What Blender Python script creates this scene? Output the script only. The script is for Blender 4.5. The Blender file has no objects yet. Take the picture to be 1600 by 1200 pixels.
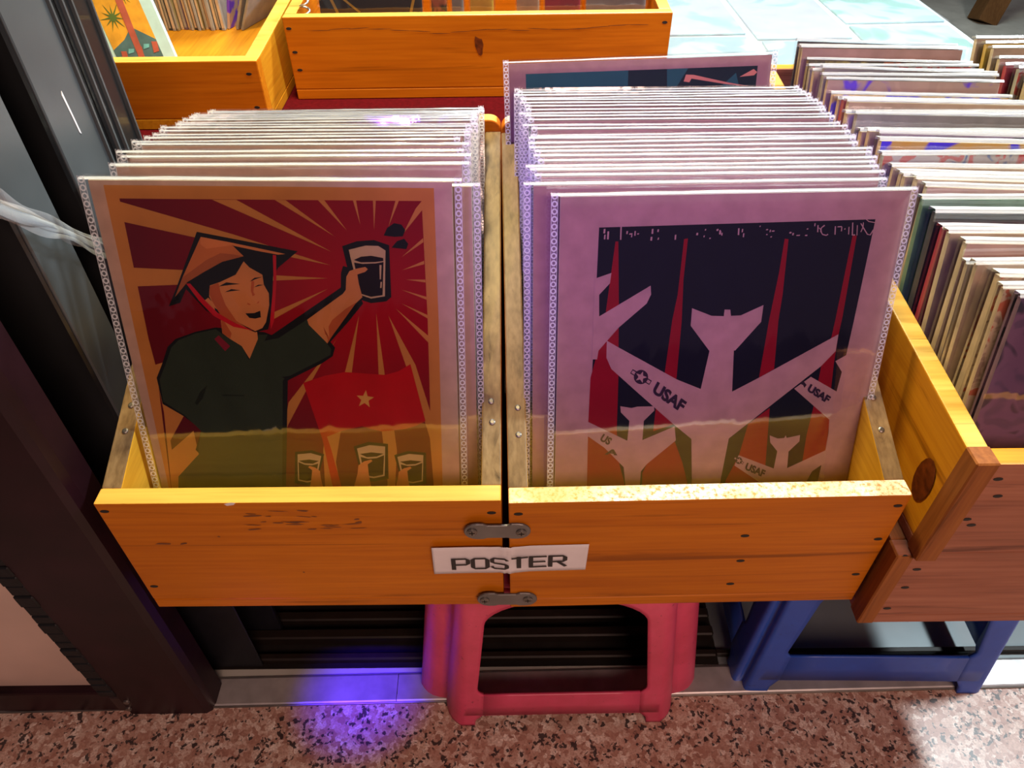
import bpy, bmesh, math, random
from mathutils import Vector, Matrix, Euler

random.seed(7)
scene = bpy.context.scene
COL = scene.collection
R_ = math.radians

# ------------------------------------------------------------------ camera
CAM_H = 0.915
def make_camera():
    p, r = R_(43.16), R_(0.6)
    F = Vector((0, math.cos(p), -math.sin(p)))
    U0 = Vector((0, math.sin(p), math.cos(p)))
    X0 = Vector((1, 0, 0))
    Rt = math.cos(r) * X0 - math.sin(r) * U0
    Up = math.sin(r) * X0 + math.cos(r) * U0
    cd = bpy.data.cameras.new('camera')
    cd.sensor_fit = 'HORIZONTAL'; cd.sensor_width = 36.0
    cd.lens = 1155 / 1600 * 36.0
    cd.clip_start = 0.02; cd.clip_end = 60
    co = bpy.data.objects.new('camera', cd)
    M = Matrix((Rt, Up, -F)).transposed().to_4x4()
    M.translation = (0, 0, CAM_H)
    co.matrix_world = M
    COL.objects.link(co)
    scene.camera = co
make_camera()

# ------------------------------------------------------------------ world, lamps, exposure
w = bpy.data.worlds.new('night_street'); scene.world = w
w.use_nodes = True
bg = w.node_tree.nodes['Background']
bg.inputs[0].default_value = (0.48, 0.34, 0.44, 1); bg.inputs[1].default_value = 0.075

def aim(o, target):
    d = Vector(target) - o.location
    o.rotation_euler = d.to_track_quat('-Z', 'Y').to_euler()

def area(name, loc, target, sx, sy, energy, color):
    ld = bpy.data.lights.new(name, 'AREA'); ld.shape = 'RECTANGLE'
    ld.size = sx; ld.size_y = sy; ld.energy = energy; ld.color = color
    o = bpy.data.objects.new(name, ld); o.location = loc; COL.objects.link(o)
    aim(o, target)
    return o

def spot(name, loc, target, energy, color, angle, blend, radius):
    ld = bpy.data.lights.new(name, 'SPOT')
    ld.energy = energy; ld.color = color; ld.spot_size = R_(angle); ld.spot_blend = blend
    ld.shadow_soft_size = radius
    o = bpy.data.objects.new(name, ld); o.location = loc; COL.objects.link(o)
    aim(o, target)
    return o

area('shop_tube_lamp', (0.55, 2.15, 1.95), (0.25, 0.7, 0.5), 1.5, 0.14, 88, (0.82, 0.97, 1.0))
area('side_tube_lamp', (1.40, 0.78, 1.85), (0.55, 0.42, 0.2), 0.30, 0.10, 42, (0.84, 0.96, 1.0))
area('stall_bulb', (-0.16, 0.92, 1.75), (-0.06, 0.42, 0.4), 0.14, 0.14, 27, (1.0, 0.80, 0.40))
area('front_fill_light', (0.7, -1.7, 2.3), (0.1, 0.4, 0.3), 1.2, 0.8, 52, (1.0, 0.63, 0.50))  # pinkish front fill added to light the fronts, not a known lamp
spot('blue_led_spot', (-0.62, -0.22, 1.95), (-0.190, 0.416, 0.0), 600, (0.06, 0.01, 1.0), 4.6, 1.0, 0.02)
spot('violet_led_spot', (-0.35, -0.7, 1.6), (0.10, 0.52, 0.66), 85, (0.34, 0.11, 1.0), 20, 1.0, 0.04)

scene.view_settings.view_transform = 'Standard'
scene.view_settings.look = 'None'
scene.view_settings.gamma = 1.0
scene.view_settings.use_curve_mapping = False
scene.view_settings.exposure = 0.0
scene.cycles.transparent_max_bounces = 40
scene.cycles.max_bounces = 10

# ------------------------------------------------------------------ helpers
def srgb(r, g, b):
    def f(c):
        c /= 255.0
        return c / 12.92 if c <= 0.04045 else ((c + 0.055) / 1.055) ** 2.4
    return (f(r), f(g), f(b), 1.0)

def tag(o, label=None, cat=None, group=None, kind=None):
    if label: o['label'] = label
    if cat: o['category'] = cat
    if group: o['group'] = group
    if kind: o['kind'] = kind
    return o

def thing(name, label, cat, loc=(0, 0, 0), rz=0.0, group=None, matrix=None):
    o = bpy.data.objects.new(name, None); COL.objects.link(o)
    o.empty_display_size = 0.03
    if matrix is not None: o.matrix_world = matrix
    else:
        o.location = loc; o.rotation_euler = (0, 0, rz)
    return tag(o, label, cat, group)

def link(name, me, parent=None):
    o = bpy.data.objects.new(name, me); COL.objects.link(o)
    if parent is not None: o.parent = parent
    return o

def finish(bm, name, mats, smooth=False):
    bm.normal_update()
    me = bpy.data.meshes.new(name); bm.to_mesh(me); bm.free()
    for m in (mats if isinstance(mats, (list, tuple)) else [mats]): me.materials.append(m)
    if smooth:
        for p in me.polygons: p.use_smooth = True
    return me

def add_box(bm, x0, x1, y0, y1, z0, z1, mi=0):
    v = [bm.verts.new((x, y, z)) for z in (z0, z1) for y in (y0, y1) for x in (x0, x1)]
    for idx in ((0, 2, 3, 1), (4, 5, 7, 6), (0, 1, 5, 4), (2, 6, 7, 3), (0, 4, 6, 2), (1, 3, 7, 5)):
        f = bm.faces.new([v[i] for i in idx]); f.material_index = mi
    return v

def add_prism(bm, pts, axis, a0, a1, mi=0):
    """pts: 2D outline; axis 'x' -> (y,z), 'y' -> (x,z), 'z' -> (x,y)"""
    def mk(p, a):
        if axis == 'x': return (a, p[0], p[1])
        if axis == 'y': return (p[0], a, p[1])
        return (p[0], p[1], a)
    A = [bm.verts.new(mk(p, a0)) for p in pts]; B = [bm.verts.new(mk(p, a1)) for p in pts]
    n = len(pts)
    fs = [bm.faces.new(A), bm.faces.new(B[::-1])]
    for i in range(n): fs.append(bm.faces.new((A[i], B[i], B[(i + 1) % n], A[(i + 1) % n])))
    for f in fs: f.material_index = mi
    bmesh.ops.recalc_face_normals(bm, faces=fs)
    return fs

def bevel(bm, w, seg=1):
    bmesh.ops.bevel(bm, geom=list(bm.edges), offset=w, segments=seg, affect='EDGES', profile=0.6, clamp_overlap=True)

def add_tube(bm, pts, r, n=8, mi=0, cap=True):
    rings = []
    pts = [Vector(p) for p in pts]
    for i, p in enumerate(pts):
        d = (pts[min(i + 1, len(pts) - 1)] - pts[max(i - 1, 0)]).normalized()
        u = d.orthogonal().normalized() if i == 0 else (rings_u - d * rings_u.dot(d)).normalized()
        rings_u = u; v = d.cross(u)
        rr = r[i] if isinstance(r, (list, tuple)) else r
        rings.append([bm.verts.new(p + (u * math.cos(a) + v * math.sin(a)) * rr) for a in [k * 2 * math.pi / n for k in range(n)]])
    for a, b in zip(rings, rings[1:]):
        for k in range(n):
            f = bm.faces.new((a[k], a[(k + 1) % n], b[(k + 1) % n], b[k])); f.material_index = mi
    if cap:
        bm.faces.new(rings[0][::-1]).material_index = mi; bm.faces.new(rings[-1]).material_index = mi

def part_box(name, parent, mat, x0, x1, y0, y1, z0, z1, bv=0.0012, seg=1):
    bm = bmesh.new(); add_box(bm, x0, x1, y0, y1, z0, z1)
    if bv: bevel(bm, bv, seg)
    return link(name, finish(bm, name, mat), parent)

ORD = ['first', 'second', 'third', 'fourth', 'fifth', 'sixth', 'seventh', 'eighth', 'ninth', 'tenth', 'eleventh', 'twelfth',
       'thirteenth', 'fourteenth', 'fifteenth', 'sixteenth', 'seventeenth', 'eighteenth', 'nineteenth', 'twentieth',
       'twenty-first', 'twenty-second', 'twenty-third', 'twenty-fourth', 'twenty-fifth', 'twenty-sixth', 'twenty-seventh',
       'twenty-eighth', 'twenty-ninth', 'thirtieth', 'thirty-first', 'thirty-second', 'thirty-third', 'thirty-fourth', 'thirty-fifth', 'thirty-sixth', 'thirty-seventh', 'thirty-eighth']

# ------------------------------------------------------------------ materials
MATS = {}
class NT:
    def __init__(s, name):
        s.m = bpy.data.materials.new(name); s.m.use_nodes = True
        s.t = s.m.node_tree; s.b = s.t.nodes['Principled BSDF']; s.out = s.t.nodes['Material Output']
    def n(s, typ, **kw):
        nd = s.t.nodes.new(typ)
        for k, v in kw.items():
            if k in nd.inputs: nd.inputs[k].default_value = v
            else: setattr(nd, k, v)
        return nd
    def l(s, a, b): s.t.links.new(a, b)
    def coord(s, scale=(1, 1, 1), kind='Object', rnd=True):
        tc = s.n('ShaderNodeTexCoord'); mp = s.n('ShaderNodeMapping')
        mp.inputs['Scale'].default_value = scale
        s.l(tc.outputs[kind], mp.inputs['Vector'])
        if rnd:
            oi = s.n('ShaderNodeObjectInfo'); mu = s.n('ShaderNodeMath', operation='MULTIPLY'); mu.inputs[1].default_value = 37.0
            s.l(oi.outputs['Random'], mu.inputs[0]); s.l(mu.outputs[0], mp.inputs['Location'])
        return mp.outputs['Vector']
    def noise(s, vec, scale, detail=4, rough=0.55, dist=0.0):
        nd = s.n('ShaderNodeTexNoise'); nd.inputs['Scale'].default_value = scale; nd.inputs['Detail'].default_value = detail
        nd.inputs['Roughness'].default_value = rough; nd.inputs['Distortion'].default_value = dist
        s.l(vec, nd.inputs['Vector']); return nd.outputs['Fac']
    def ramp(s, fac, stops):
        r = s.n('ShaderNodeValToRGB'); e = r.color_ramp.elements
        e[0].position, e[0].color = stops[0]; e[1].position, e[1].color = stops[-1]
        for p, c in stops[1:-1]:
            x = e.new(p); x.color = c
        s.l(fac, r.inputs['Fac']); return r.outputs['Color']
    def mix(s, fac, a, b, mode='MIX'):
        m = s.n('ShaderNodeMix', data_type='RGBA', blend_type=mode)
        for sock, v in ((m.inputs[0], fac), (m.inputs[6], a), (m.inputs[7], b)):
            if hasattr(v, 'is_output'): s.l(v, sock)
            else: sock.default_value = v
        return m.outputs[2]
    def bump(s, h, strength=0.3, dist=0.001):
        b = s.n('ShaderNodeBump'); b.inputs['Strength'].default_value = strength; b.inputs['Distance'].default_value = dist
        s.l(h, b.inputs['Height']); s.l(b.outputs[0], s.b.inputs['Normal'])

def plain(name, col, rough=0.5, metal=0.0, var=0.12, scale=60, coat=0.0, spec=None, bump=0.0):
    """a single colour with slight procedural unevenness"""
    if name in MATS: return MATS[name]
    t = NT(name); v = t.coord()
    f = t.noise(v, scale, 3)
    c2 = tuple(max(0, c * (1 - var * 2)) for c in col[:3]) + (1,)
    c1 = tuple(min(1, c * (1 + var)) for c in col[:3]) + (1,)
    t.l(t.ramp(f, [(0.3, c2), (0.7, c1)]), t.b.inputs['Base Color'])
    t.b.inputs['Roughness'].default_value = rough; t.b.inputs['Metallic'].default_value = metal
    t.b.inputs['Coat Weight'].default_value = coat
    if spec is not None: t.b.inputs['Specular IOR Level'].default_value = spec
    if bump: t.bump(f, bump, 0.001)
    MATS[name] = t.m; return t.m

def wood(name, axis, light, mid, dark, rough=0.45, coat=0.03, grain=1.0, gap=0.5):
    if name in MATS: return MATS[name]
    t = NT(name)
    s = {'x': (1.2, 14, 14), 'y': (14, 1.2, 14), 'z': (14, 14, 1.2)}[axis]
    v = t.coord(s)
    f1 = t.noise(v, 3.0 * grain, 6, 0.62, 0.6)
    s2 = {'x': (3, 90, 90), 'y': (90, 3, 90), 'z': (90, 90, 3)}[axis]
    f2 = t.noise(t.coord(s2), 3.0, 3, 0.5)
    f3 = t.noise(t.coord((1, 1, 1)), 5.0, 3, 0.5)
    c = t.ramp(f1, [(0.25, dark), (0.48, mid), (0.75, light)])
    c = t.mix(0.35, c, t.ramp(f2, [(0.3, dark), (0.65, light)]))
    s4 = {'x': (0.9, 26, 26), 'y': (26, 0.9, 26), 'z': (26, 26, 0.9)}[axis]
    f4 = t.noise(t.coord(s4), 2.2, 5, 0.6, 1.6)
    dk = tuple(x * 0.45 for x in dark[:3]) + (1,)
    c = t.mix(t.ramp(f4, [(0.60, (0, 0, 0, 1)), (0.72, (0.75, 0.75, 0.75, 1))]), c, dk)
    c = t.mix(t.ramp(f3, [(0.35, (0, 0, 0, 1)), (0.8, (0.45, 0.45, 0.45, 1))]), c, dark)
    t.l(c, t.b.inputs['Base Color'])
    t.b.inputs['Roughness'].default_value = rough; t.b.inputs['Coat Weight'].default_value = coat
    t.b.inputs['Coat Roughness'].default_value = 0.3; t.b.inputs['Specular IOR Level'].default_value = 0.15
    t.bump(f2, 0.12, 0.0006)
    MATS[name] = t.m; return t.m

OR_L, OR_M, OR_D = (0.60, 0.195, 0.007, 1), (0.50, 0.145, 0.004, 1), (0.34, 0.085, 0.002, 1)
W_OX = wood('varnished_pine_x', 'x', OR_L, OR_M, OR_D)
W_OY = wood('varnished_pine_y', 'y', OR_L, OR_M, OR_D)
W_OZ = wood('varnished_pine_z', 'z', OR_L, OR_M, OR_D)
W_YX = wood('bright_pine_x', 'x', (0.66, 0.30, 0.016, 1), (0.56, 0.225, 0.010, 1), (0.38, 0.12, 0.004, 1))
W_YY = wood('bright_pine_y', 'y', (0.66, 0.30, 0.016, 1), (0.56, 0.225, 0.010, 1), (0.38, 0.12, 0.004, 1))
W_INX = wood('raw_inner_pine_x', 'x', (0.86, 0.58, 0.07, 1), (0.80, 0.50, 0.05, 1), (0.62, 0.34, 0.03, 1), 0.5, 0.0)
W_INY = wood('raw_inner_pine_y', 'y', (0.80, 0.48, 0.05, 1), (0.70, 0.38, 0.03, 1), (0.50, 0.24, 0.015, 1), 0.5, 0.0)
W_RX = wood('red_pine_x', 'x', (0.42, 0.17, 0.10, 1), (0.33, 0.115, 0.06, 1), (0.17, 0.055, 0.03, 1), 0.5, 0.05)
W_RY = wood('red_pine_y', 'y', (0.40, 0.15, 0.05, 1), (0.30, 0.10, 0.03, 1), (0.15, 0.045, 0.015, 1), 0.5, 0.05)
W_WORNX = wood('worn_rim_x', 'x', (0.72, 0.47, 0.10, 1), (0.64, 0.40, 0.07, 1), (0.44, 0.24, 0.04, 1), 0.36, 0.1)
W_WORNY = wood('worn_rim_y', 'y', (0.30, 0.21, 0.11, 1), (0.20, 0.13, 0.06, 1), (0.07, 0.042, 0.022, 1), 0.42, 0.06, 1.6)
def worn_glint():  # worn rim, its white lamp glints painted into the colour
    t = NT('worn_rim_glint'); v = t.coord((1, 1, 1))
    f = t.noise(v, 260, 3, 0.7); g = t.noise(v, 9, 2)
    c = t.ramp(f, [(0.36, (0.50, 0.28, 0.10, 1)), (0.47, (0.84, 0.76, 0.56, 1)), (0.62, (0.92, 0.90, 0.82, 1))])
    c = t.mix(t.ramp(g, [(0.50, (0.0, 0, 0, 1)), (0.70, (0.75, 0.75, 0.75, 1))]), c, (0.66, 0.36, 0.06, 1))
    t.l(c, t.b.inputs['Base Color']); t.b.inputs['Roughness'].default_value = 0.28; t.bump(f, 0.35, 0.0006)
    return t.m
W_GLINT = worn_glint()
W_END = wood('end_grain', 'z', (0.36, 0.13, 0.03, 1), (0.28, 0.09, 0.02, 1), (0.15, 0.045, 0.01, 1), 0.6, 0.0, 2.0)
W_BROWN = wood('brown_leg_wood', 'z', (0.16, 0.08, 0.03, 1), (0.12, 0.055, 0.02, 1), (0.06, 0.03, 0.01, 1))
NAIL = plain('dark_nail_hole', (0.012, 0.008, 0.006, 1), 0.7)
STEEL = plain('dull_screw_steel', (0.22, 0.20, 0.18, 1), 0.42, 0.85)
ZINC = plain('zinc_plate', (0.17, 0.165, 0.165, 1), 0.45, 0.6, 0.08, 40)
PAPER_W = plain('white_label_paper', (0.72, 0.68, 0.72, 1), 0.55, 0, 0.05, 25)
INK = plain('black_ink', (0.012, 0.011, 0.014, 1), 0.55)
def granite():
    t = NT('pink_granite'); v = t.coord((1, 1, 1), rnd=False)
    nv = t.n('ShaderNodeTexNoise'); nv.inputs['Scale'].default_value = 130; nv.inputs['Detail'].default_value = 4
    t.l(v, nv.inputs['Vector'])
    dv = t.mix(0.011, v, nv.outputs['Color'])
    def cells(scale):
        vo = t.n('ShaderNodeTexVoronoi', feature='F1'); vo.inputs['Scale'].default_value = scale; vo.inputs['Randomness'].default_value = 1.0
        t.l(dv, vo.inputs['Vector']); sp = t.n('ShaderNodeSeparateColor'); t.l(vo.outputs['Color'], sp.inputs[0]); return sp.outputs
    a = cells(175); b = cells(260)
    base = t.ramp(a[0], [(0.0, (0.30, 0.15, 0.115, 1)), (0.30, (0.45, 0.27, 0.21, 1)), (0.55, (0.56, 0.38, 0.31, 1)), (0.8, (0.66, 0.51, 0.43, 1)), (1.0, (0.80, 0.68, 0.60, 1))])
    fine = t.noise(v, 420, 3, 0.7)
    base = t.mix(t.ramp(fine, [(0.35, (0.55, 0.55, 0.55, 1)), (0.6, (0, 0, 0, 1))]), base, (0.16, 0.08, 0.06, 1))
    blot = t.noise(v, 40, 2); base = t.mix(t.ramp(blot, [(0.42, (0, 0, 0, 1)), (0.68, (0.55, 0.55, 0.55, 1))]), base, (0.36, 0.18, 0.135, 1))
    clus = t.noise(v, 55, 2)
    m = t.n('ShaderNodeMath', operation='MULTIPLY'); t.l(b[1], m.inputs[0])
    t.l(t.ramp(clus, [(0.34, (0.62, 0.62, 0.62, 1)), (0.62, (1, 1, 1, 1))]), m.inputs[1])
    k = t.ramp(m.outputs[0], [(0.70, (0, 0, 0, 1)), (0.76, (0.92, 0.92, 0.92, 1))])
    c = t.mix(k, base, (0.022, 0.018, 0.020, 1))
    t.l(c, t.b.inputs['Base Color']); t.b.inputs['Roughness'].default_value = 0.36
    t.bump(fine, 0.06, 0.0004)
    return t.m
GRANITE = granite()
CONC = plain('grey_tile_floor', (0.40, 0.40, 0.36, 1), 0.45, 0, 0.1, 12)
ALU = plain('brushed_threshold', (0.50, 0.48, 0.48, 1), 0.36, 0.55, 0.12, 30)
RAIL = plain('dark_brown_rail', (0.012, 0.008, 0.006, 1), 0.45, 0.0, spec=0.25)
SHADE = plain('under_crate_shade', (0.010, 0.008, 0.007, 1), 0.6, spec=0.15)  # near-black floor colour standing in for the shade below the crates
BLACKM = plain('black_door_metal', (0.016, 0.017, 0.019, 1), 0.32, 0.1, 0.2, 8, coat=0.2)
GREYM = plain('grey_door_edge', (0.085, 0.095, 0.105, 1), 0.36, 0.15, 0.15, 6)
MAROON = plain('maroon_door_frame', (0.016, 0.004, 0.007, 1), 0.42, 0.0, 0.25, 14, spec=0.25)
GASKET = plain('black_rubber_gasket', (0.007, 0.008, 0.010, 1), 0.5, 0, 0.2, 90, bump=0.5, spec=0.25)
PANE = plain('frosted_beige_pane', (0.56, 0.41, 0.35, 1), 0.3, 0, 0.10, 5, coat=0.2)
REDCLOTH = plain('dark_red_cloth', (0.10, 0.002, 0.006, 1), 0.9, 0, 0.15, 200, spec=0.1)
WHITETOP = plain('white_table_top', (0.62, 0.68, 0.70, 1), 0.3, 0, 0.04, 10)

def plastic(name, col, col2):
    t = NT(name); v = t.coord()
    f = t.noise(v, 14, 4, 0.6); g = t.noise(v, 170, 2)
    c = t.ramp(f, [(0.3, col2), (0.62, col)])
    c = t.mix(t.ramp(g, [(0.68, (0, 0, 0, 1)), (0.76, (0.6, 0.6, 0.6, 1))]), c, tuple(x * 0.3 for x in col2[:3]) + (1,))
    t.l(c, t.b.inputs['Base Color']); t.b.inputs['Roughness'].default_value = 0.38
    t.b.inputs['Subsurface Weight'].default_value = 0.12; t.b.inputs['Subsurface Radius'].default_value = (0.01, 0.003, 0.004)
    return t.m
PINK = plastic('pink_plastic', (0.66, 0.07, 0.16, 1), (0.50, 0.045, 0.10, 1))
BLUE = plastic('blue_plastic', (0.020, 0.085, 0.48, 1), (0.015, 0.065, 0.38, 1))

def film(name, tint=(0.97, 0.97, 0.98, 1), haze=0.03, gloss=1.6, rough=0.06, extra=0.02, wrinkle=0.0):
    t = NT(name); t.t.nodes.remove(t.b)
    tr = t.n('ShaderNodeBsdfTransparent'); tr.inputs[0].default_value = tint
    gl = t.n('ShaderNodeBsdfGlossy'); gl.inputs['Roughness'].default_value = rough
    df = t.n('ShaderNodeBsdfDiffuse'); df.inputs[0].default_value = (0.9, 0.92, 0.95, 1)
    fr = t.n('ShaderNodeFresnel'); fr.inputs['IOR'].default_value = gloss
    ad = t.n('ShaderNodeMath', operation='ADD'); ad.inputs[1].default_value = extra; ad.use_clamp = True
    t.l(fr.outputs[0], ad.inputs[0])
    m1 = t.n('ShaderNodeMixShader'); m1.inputs[0].default_value = haze
    t.l(tr.outputs[0], m1.inputs[1]); t.l(df.outputs[0], m1.inputs[2])
    m2 = t.n('ShaderNodeMixShader'); t.l(ad.outputs[0], m2.inputs[0]); t.l(m1.outputs[0], m2.inputs[1]); t.l(gl.outputs[0], m2.inputs[2])
    if wrinkle:
        v = t.coord((7, 7, 2.2)); f = t.noise(v, 2.0, 3, 0.5, 0.8)
        b = t.n('ShaderNodeBump'); b.inputs['Strength'].default_value = wrinkle; b.inputs['Distance'].default_value = 0.004
        t.l(f, b.inputs['Height']); t.l(b.outputs[0], gl.inputs['Normal']); t.l(b.outputs[0], fr.inputs['Normal'])
    t.l(m2.outputs[0], t.out.inputs[0])
    return t.m
FILM = film('clear_sleeve_film', haze=0.003, extra=0.095, wrinkle=0.5)
FILM_B = film('clear_sleeve_back', haze=0.006)
FOLD = film('sleeve_top_fold', (0.95, 0.96, 0.97, 1), 0.46, 1.5, 0.22, 0.06)
WRAP = film('stretch_wrap', (0.90, 0.92, 0.95, 1), 0.22, 1.5, 0.2, 0.05, 0.6)

def seam_mat():
    """heat-sealed seam: a chain of small rings pressed into clear plastic"""
    t = NT('sleeve_seam'); t.t.nodes.remove(t.b)
    tc = t.n('ShaderNodeTexCoord'); sp = t.n('ShaderNodeSeparateXYZ'); t.l(tc.outputs['UV'], sp.inputs[0])
    def M(op, a, b=None):
        m = t.n('ShaderNodeMath', operation=op)
        for i, x in enumerate((a, b)):
            if x is None: continue
            if hasattr(x, 'is_output'): t.l(x, m.inputs[i])
            else: m.inputs[i].default_value = x
        return m.outputs[0]
    fy = M('SUBTRACT', M('FRACT', M('MULTIPLY', sp.outputs[1], 64.0)), 0.5)
    fx = M('SUBTRACT', sp.outputs[0], 0.5)
    d = M('SQRT', M('ADD', M('MULTIPLY', fx, fx), M('MULTIPLY', fy, fy)))
    ring = M('LESS_THAN', M('ABSOLUTE', M('SUBTRACT', d, 0.33)), 0.10)
    edge = M('GREATER_THAN', M('ABSOLUTE', fx), 0.42)
    k = M('MAXIMUM', ring, edge)
    fac = M('ADD', M('MULTIPLY', k, 0.46), 0.08)
    tr = t.n('ShaderNodeBsdfTransparent'); tr.inputs[0].default_value = (0.93, 0.93, 0.95, 1)
    pb = t.n('ShaderNodeBsdfPrincipled'); pb.inputs['Base Color'].default_value = (0.82, 0.84, 0.88, 1); pb.inputs['Roughness'].default_value = 0.2
    mx = t.n('ShaderNodeMixShader'); t.l(fac, mx.inputs[0]); t.l(tr.outputs[0], mx.inputs[1]); t.l(pb.outputs[0], mx.inputs[2])
    t.l(mx.outputs[0], t.out.inputs[0])
    return t.m
SEAM = seam_mat()

def pattern(name, a, b, c, scale=40):
    """abstract printed colours"""
    if name in MATS: return MATS[name]
    t = NT(name); v = t.coord((1, 1, 1))
    f = t.noise(v, scale, 2, 0.4, 1.2)
    t.l(t.ramp(f, [(0.36, a), (0.44, b), (0.54, b), (0.6, c)]), t.b.inputs['Base Color'])
    t.b.inputs['Roughness'].default_value = 0.35
    MATS[name] = t.m; return t.m
KRAFT_L = plain('cream_board', (0.50, 0.33, 0.25, 1), 0.7, 0, 0.06, 70, spec=0.1)
KRAFT_R = plain('rose_kraft_board', (0.42, 0.255, 0.225, 1), 0.7, 0, 0.06, 70, spec=0.1)
EDGE_L = plain('cream_board_edge', (0.80, 0.74, 0.58, 1), 0.6, 0, 0.05, 70)
EDGE_R = plain('pale_board_edge', (0.74, 0.74, 0.72, 1), 0.6, 0, 0.05, 70)

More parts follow.
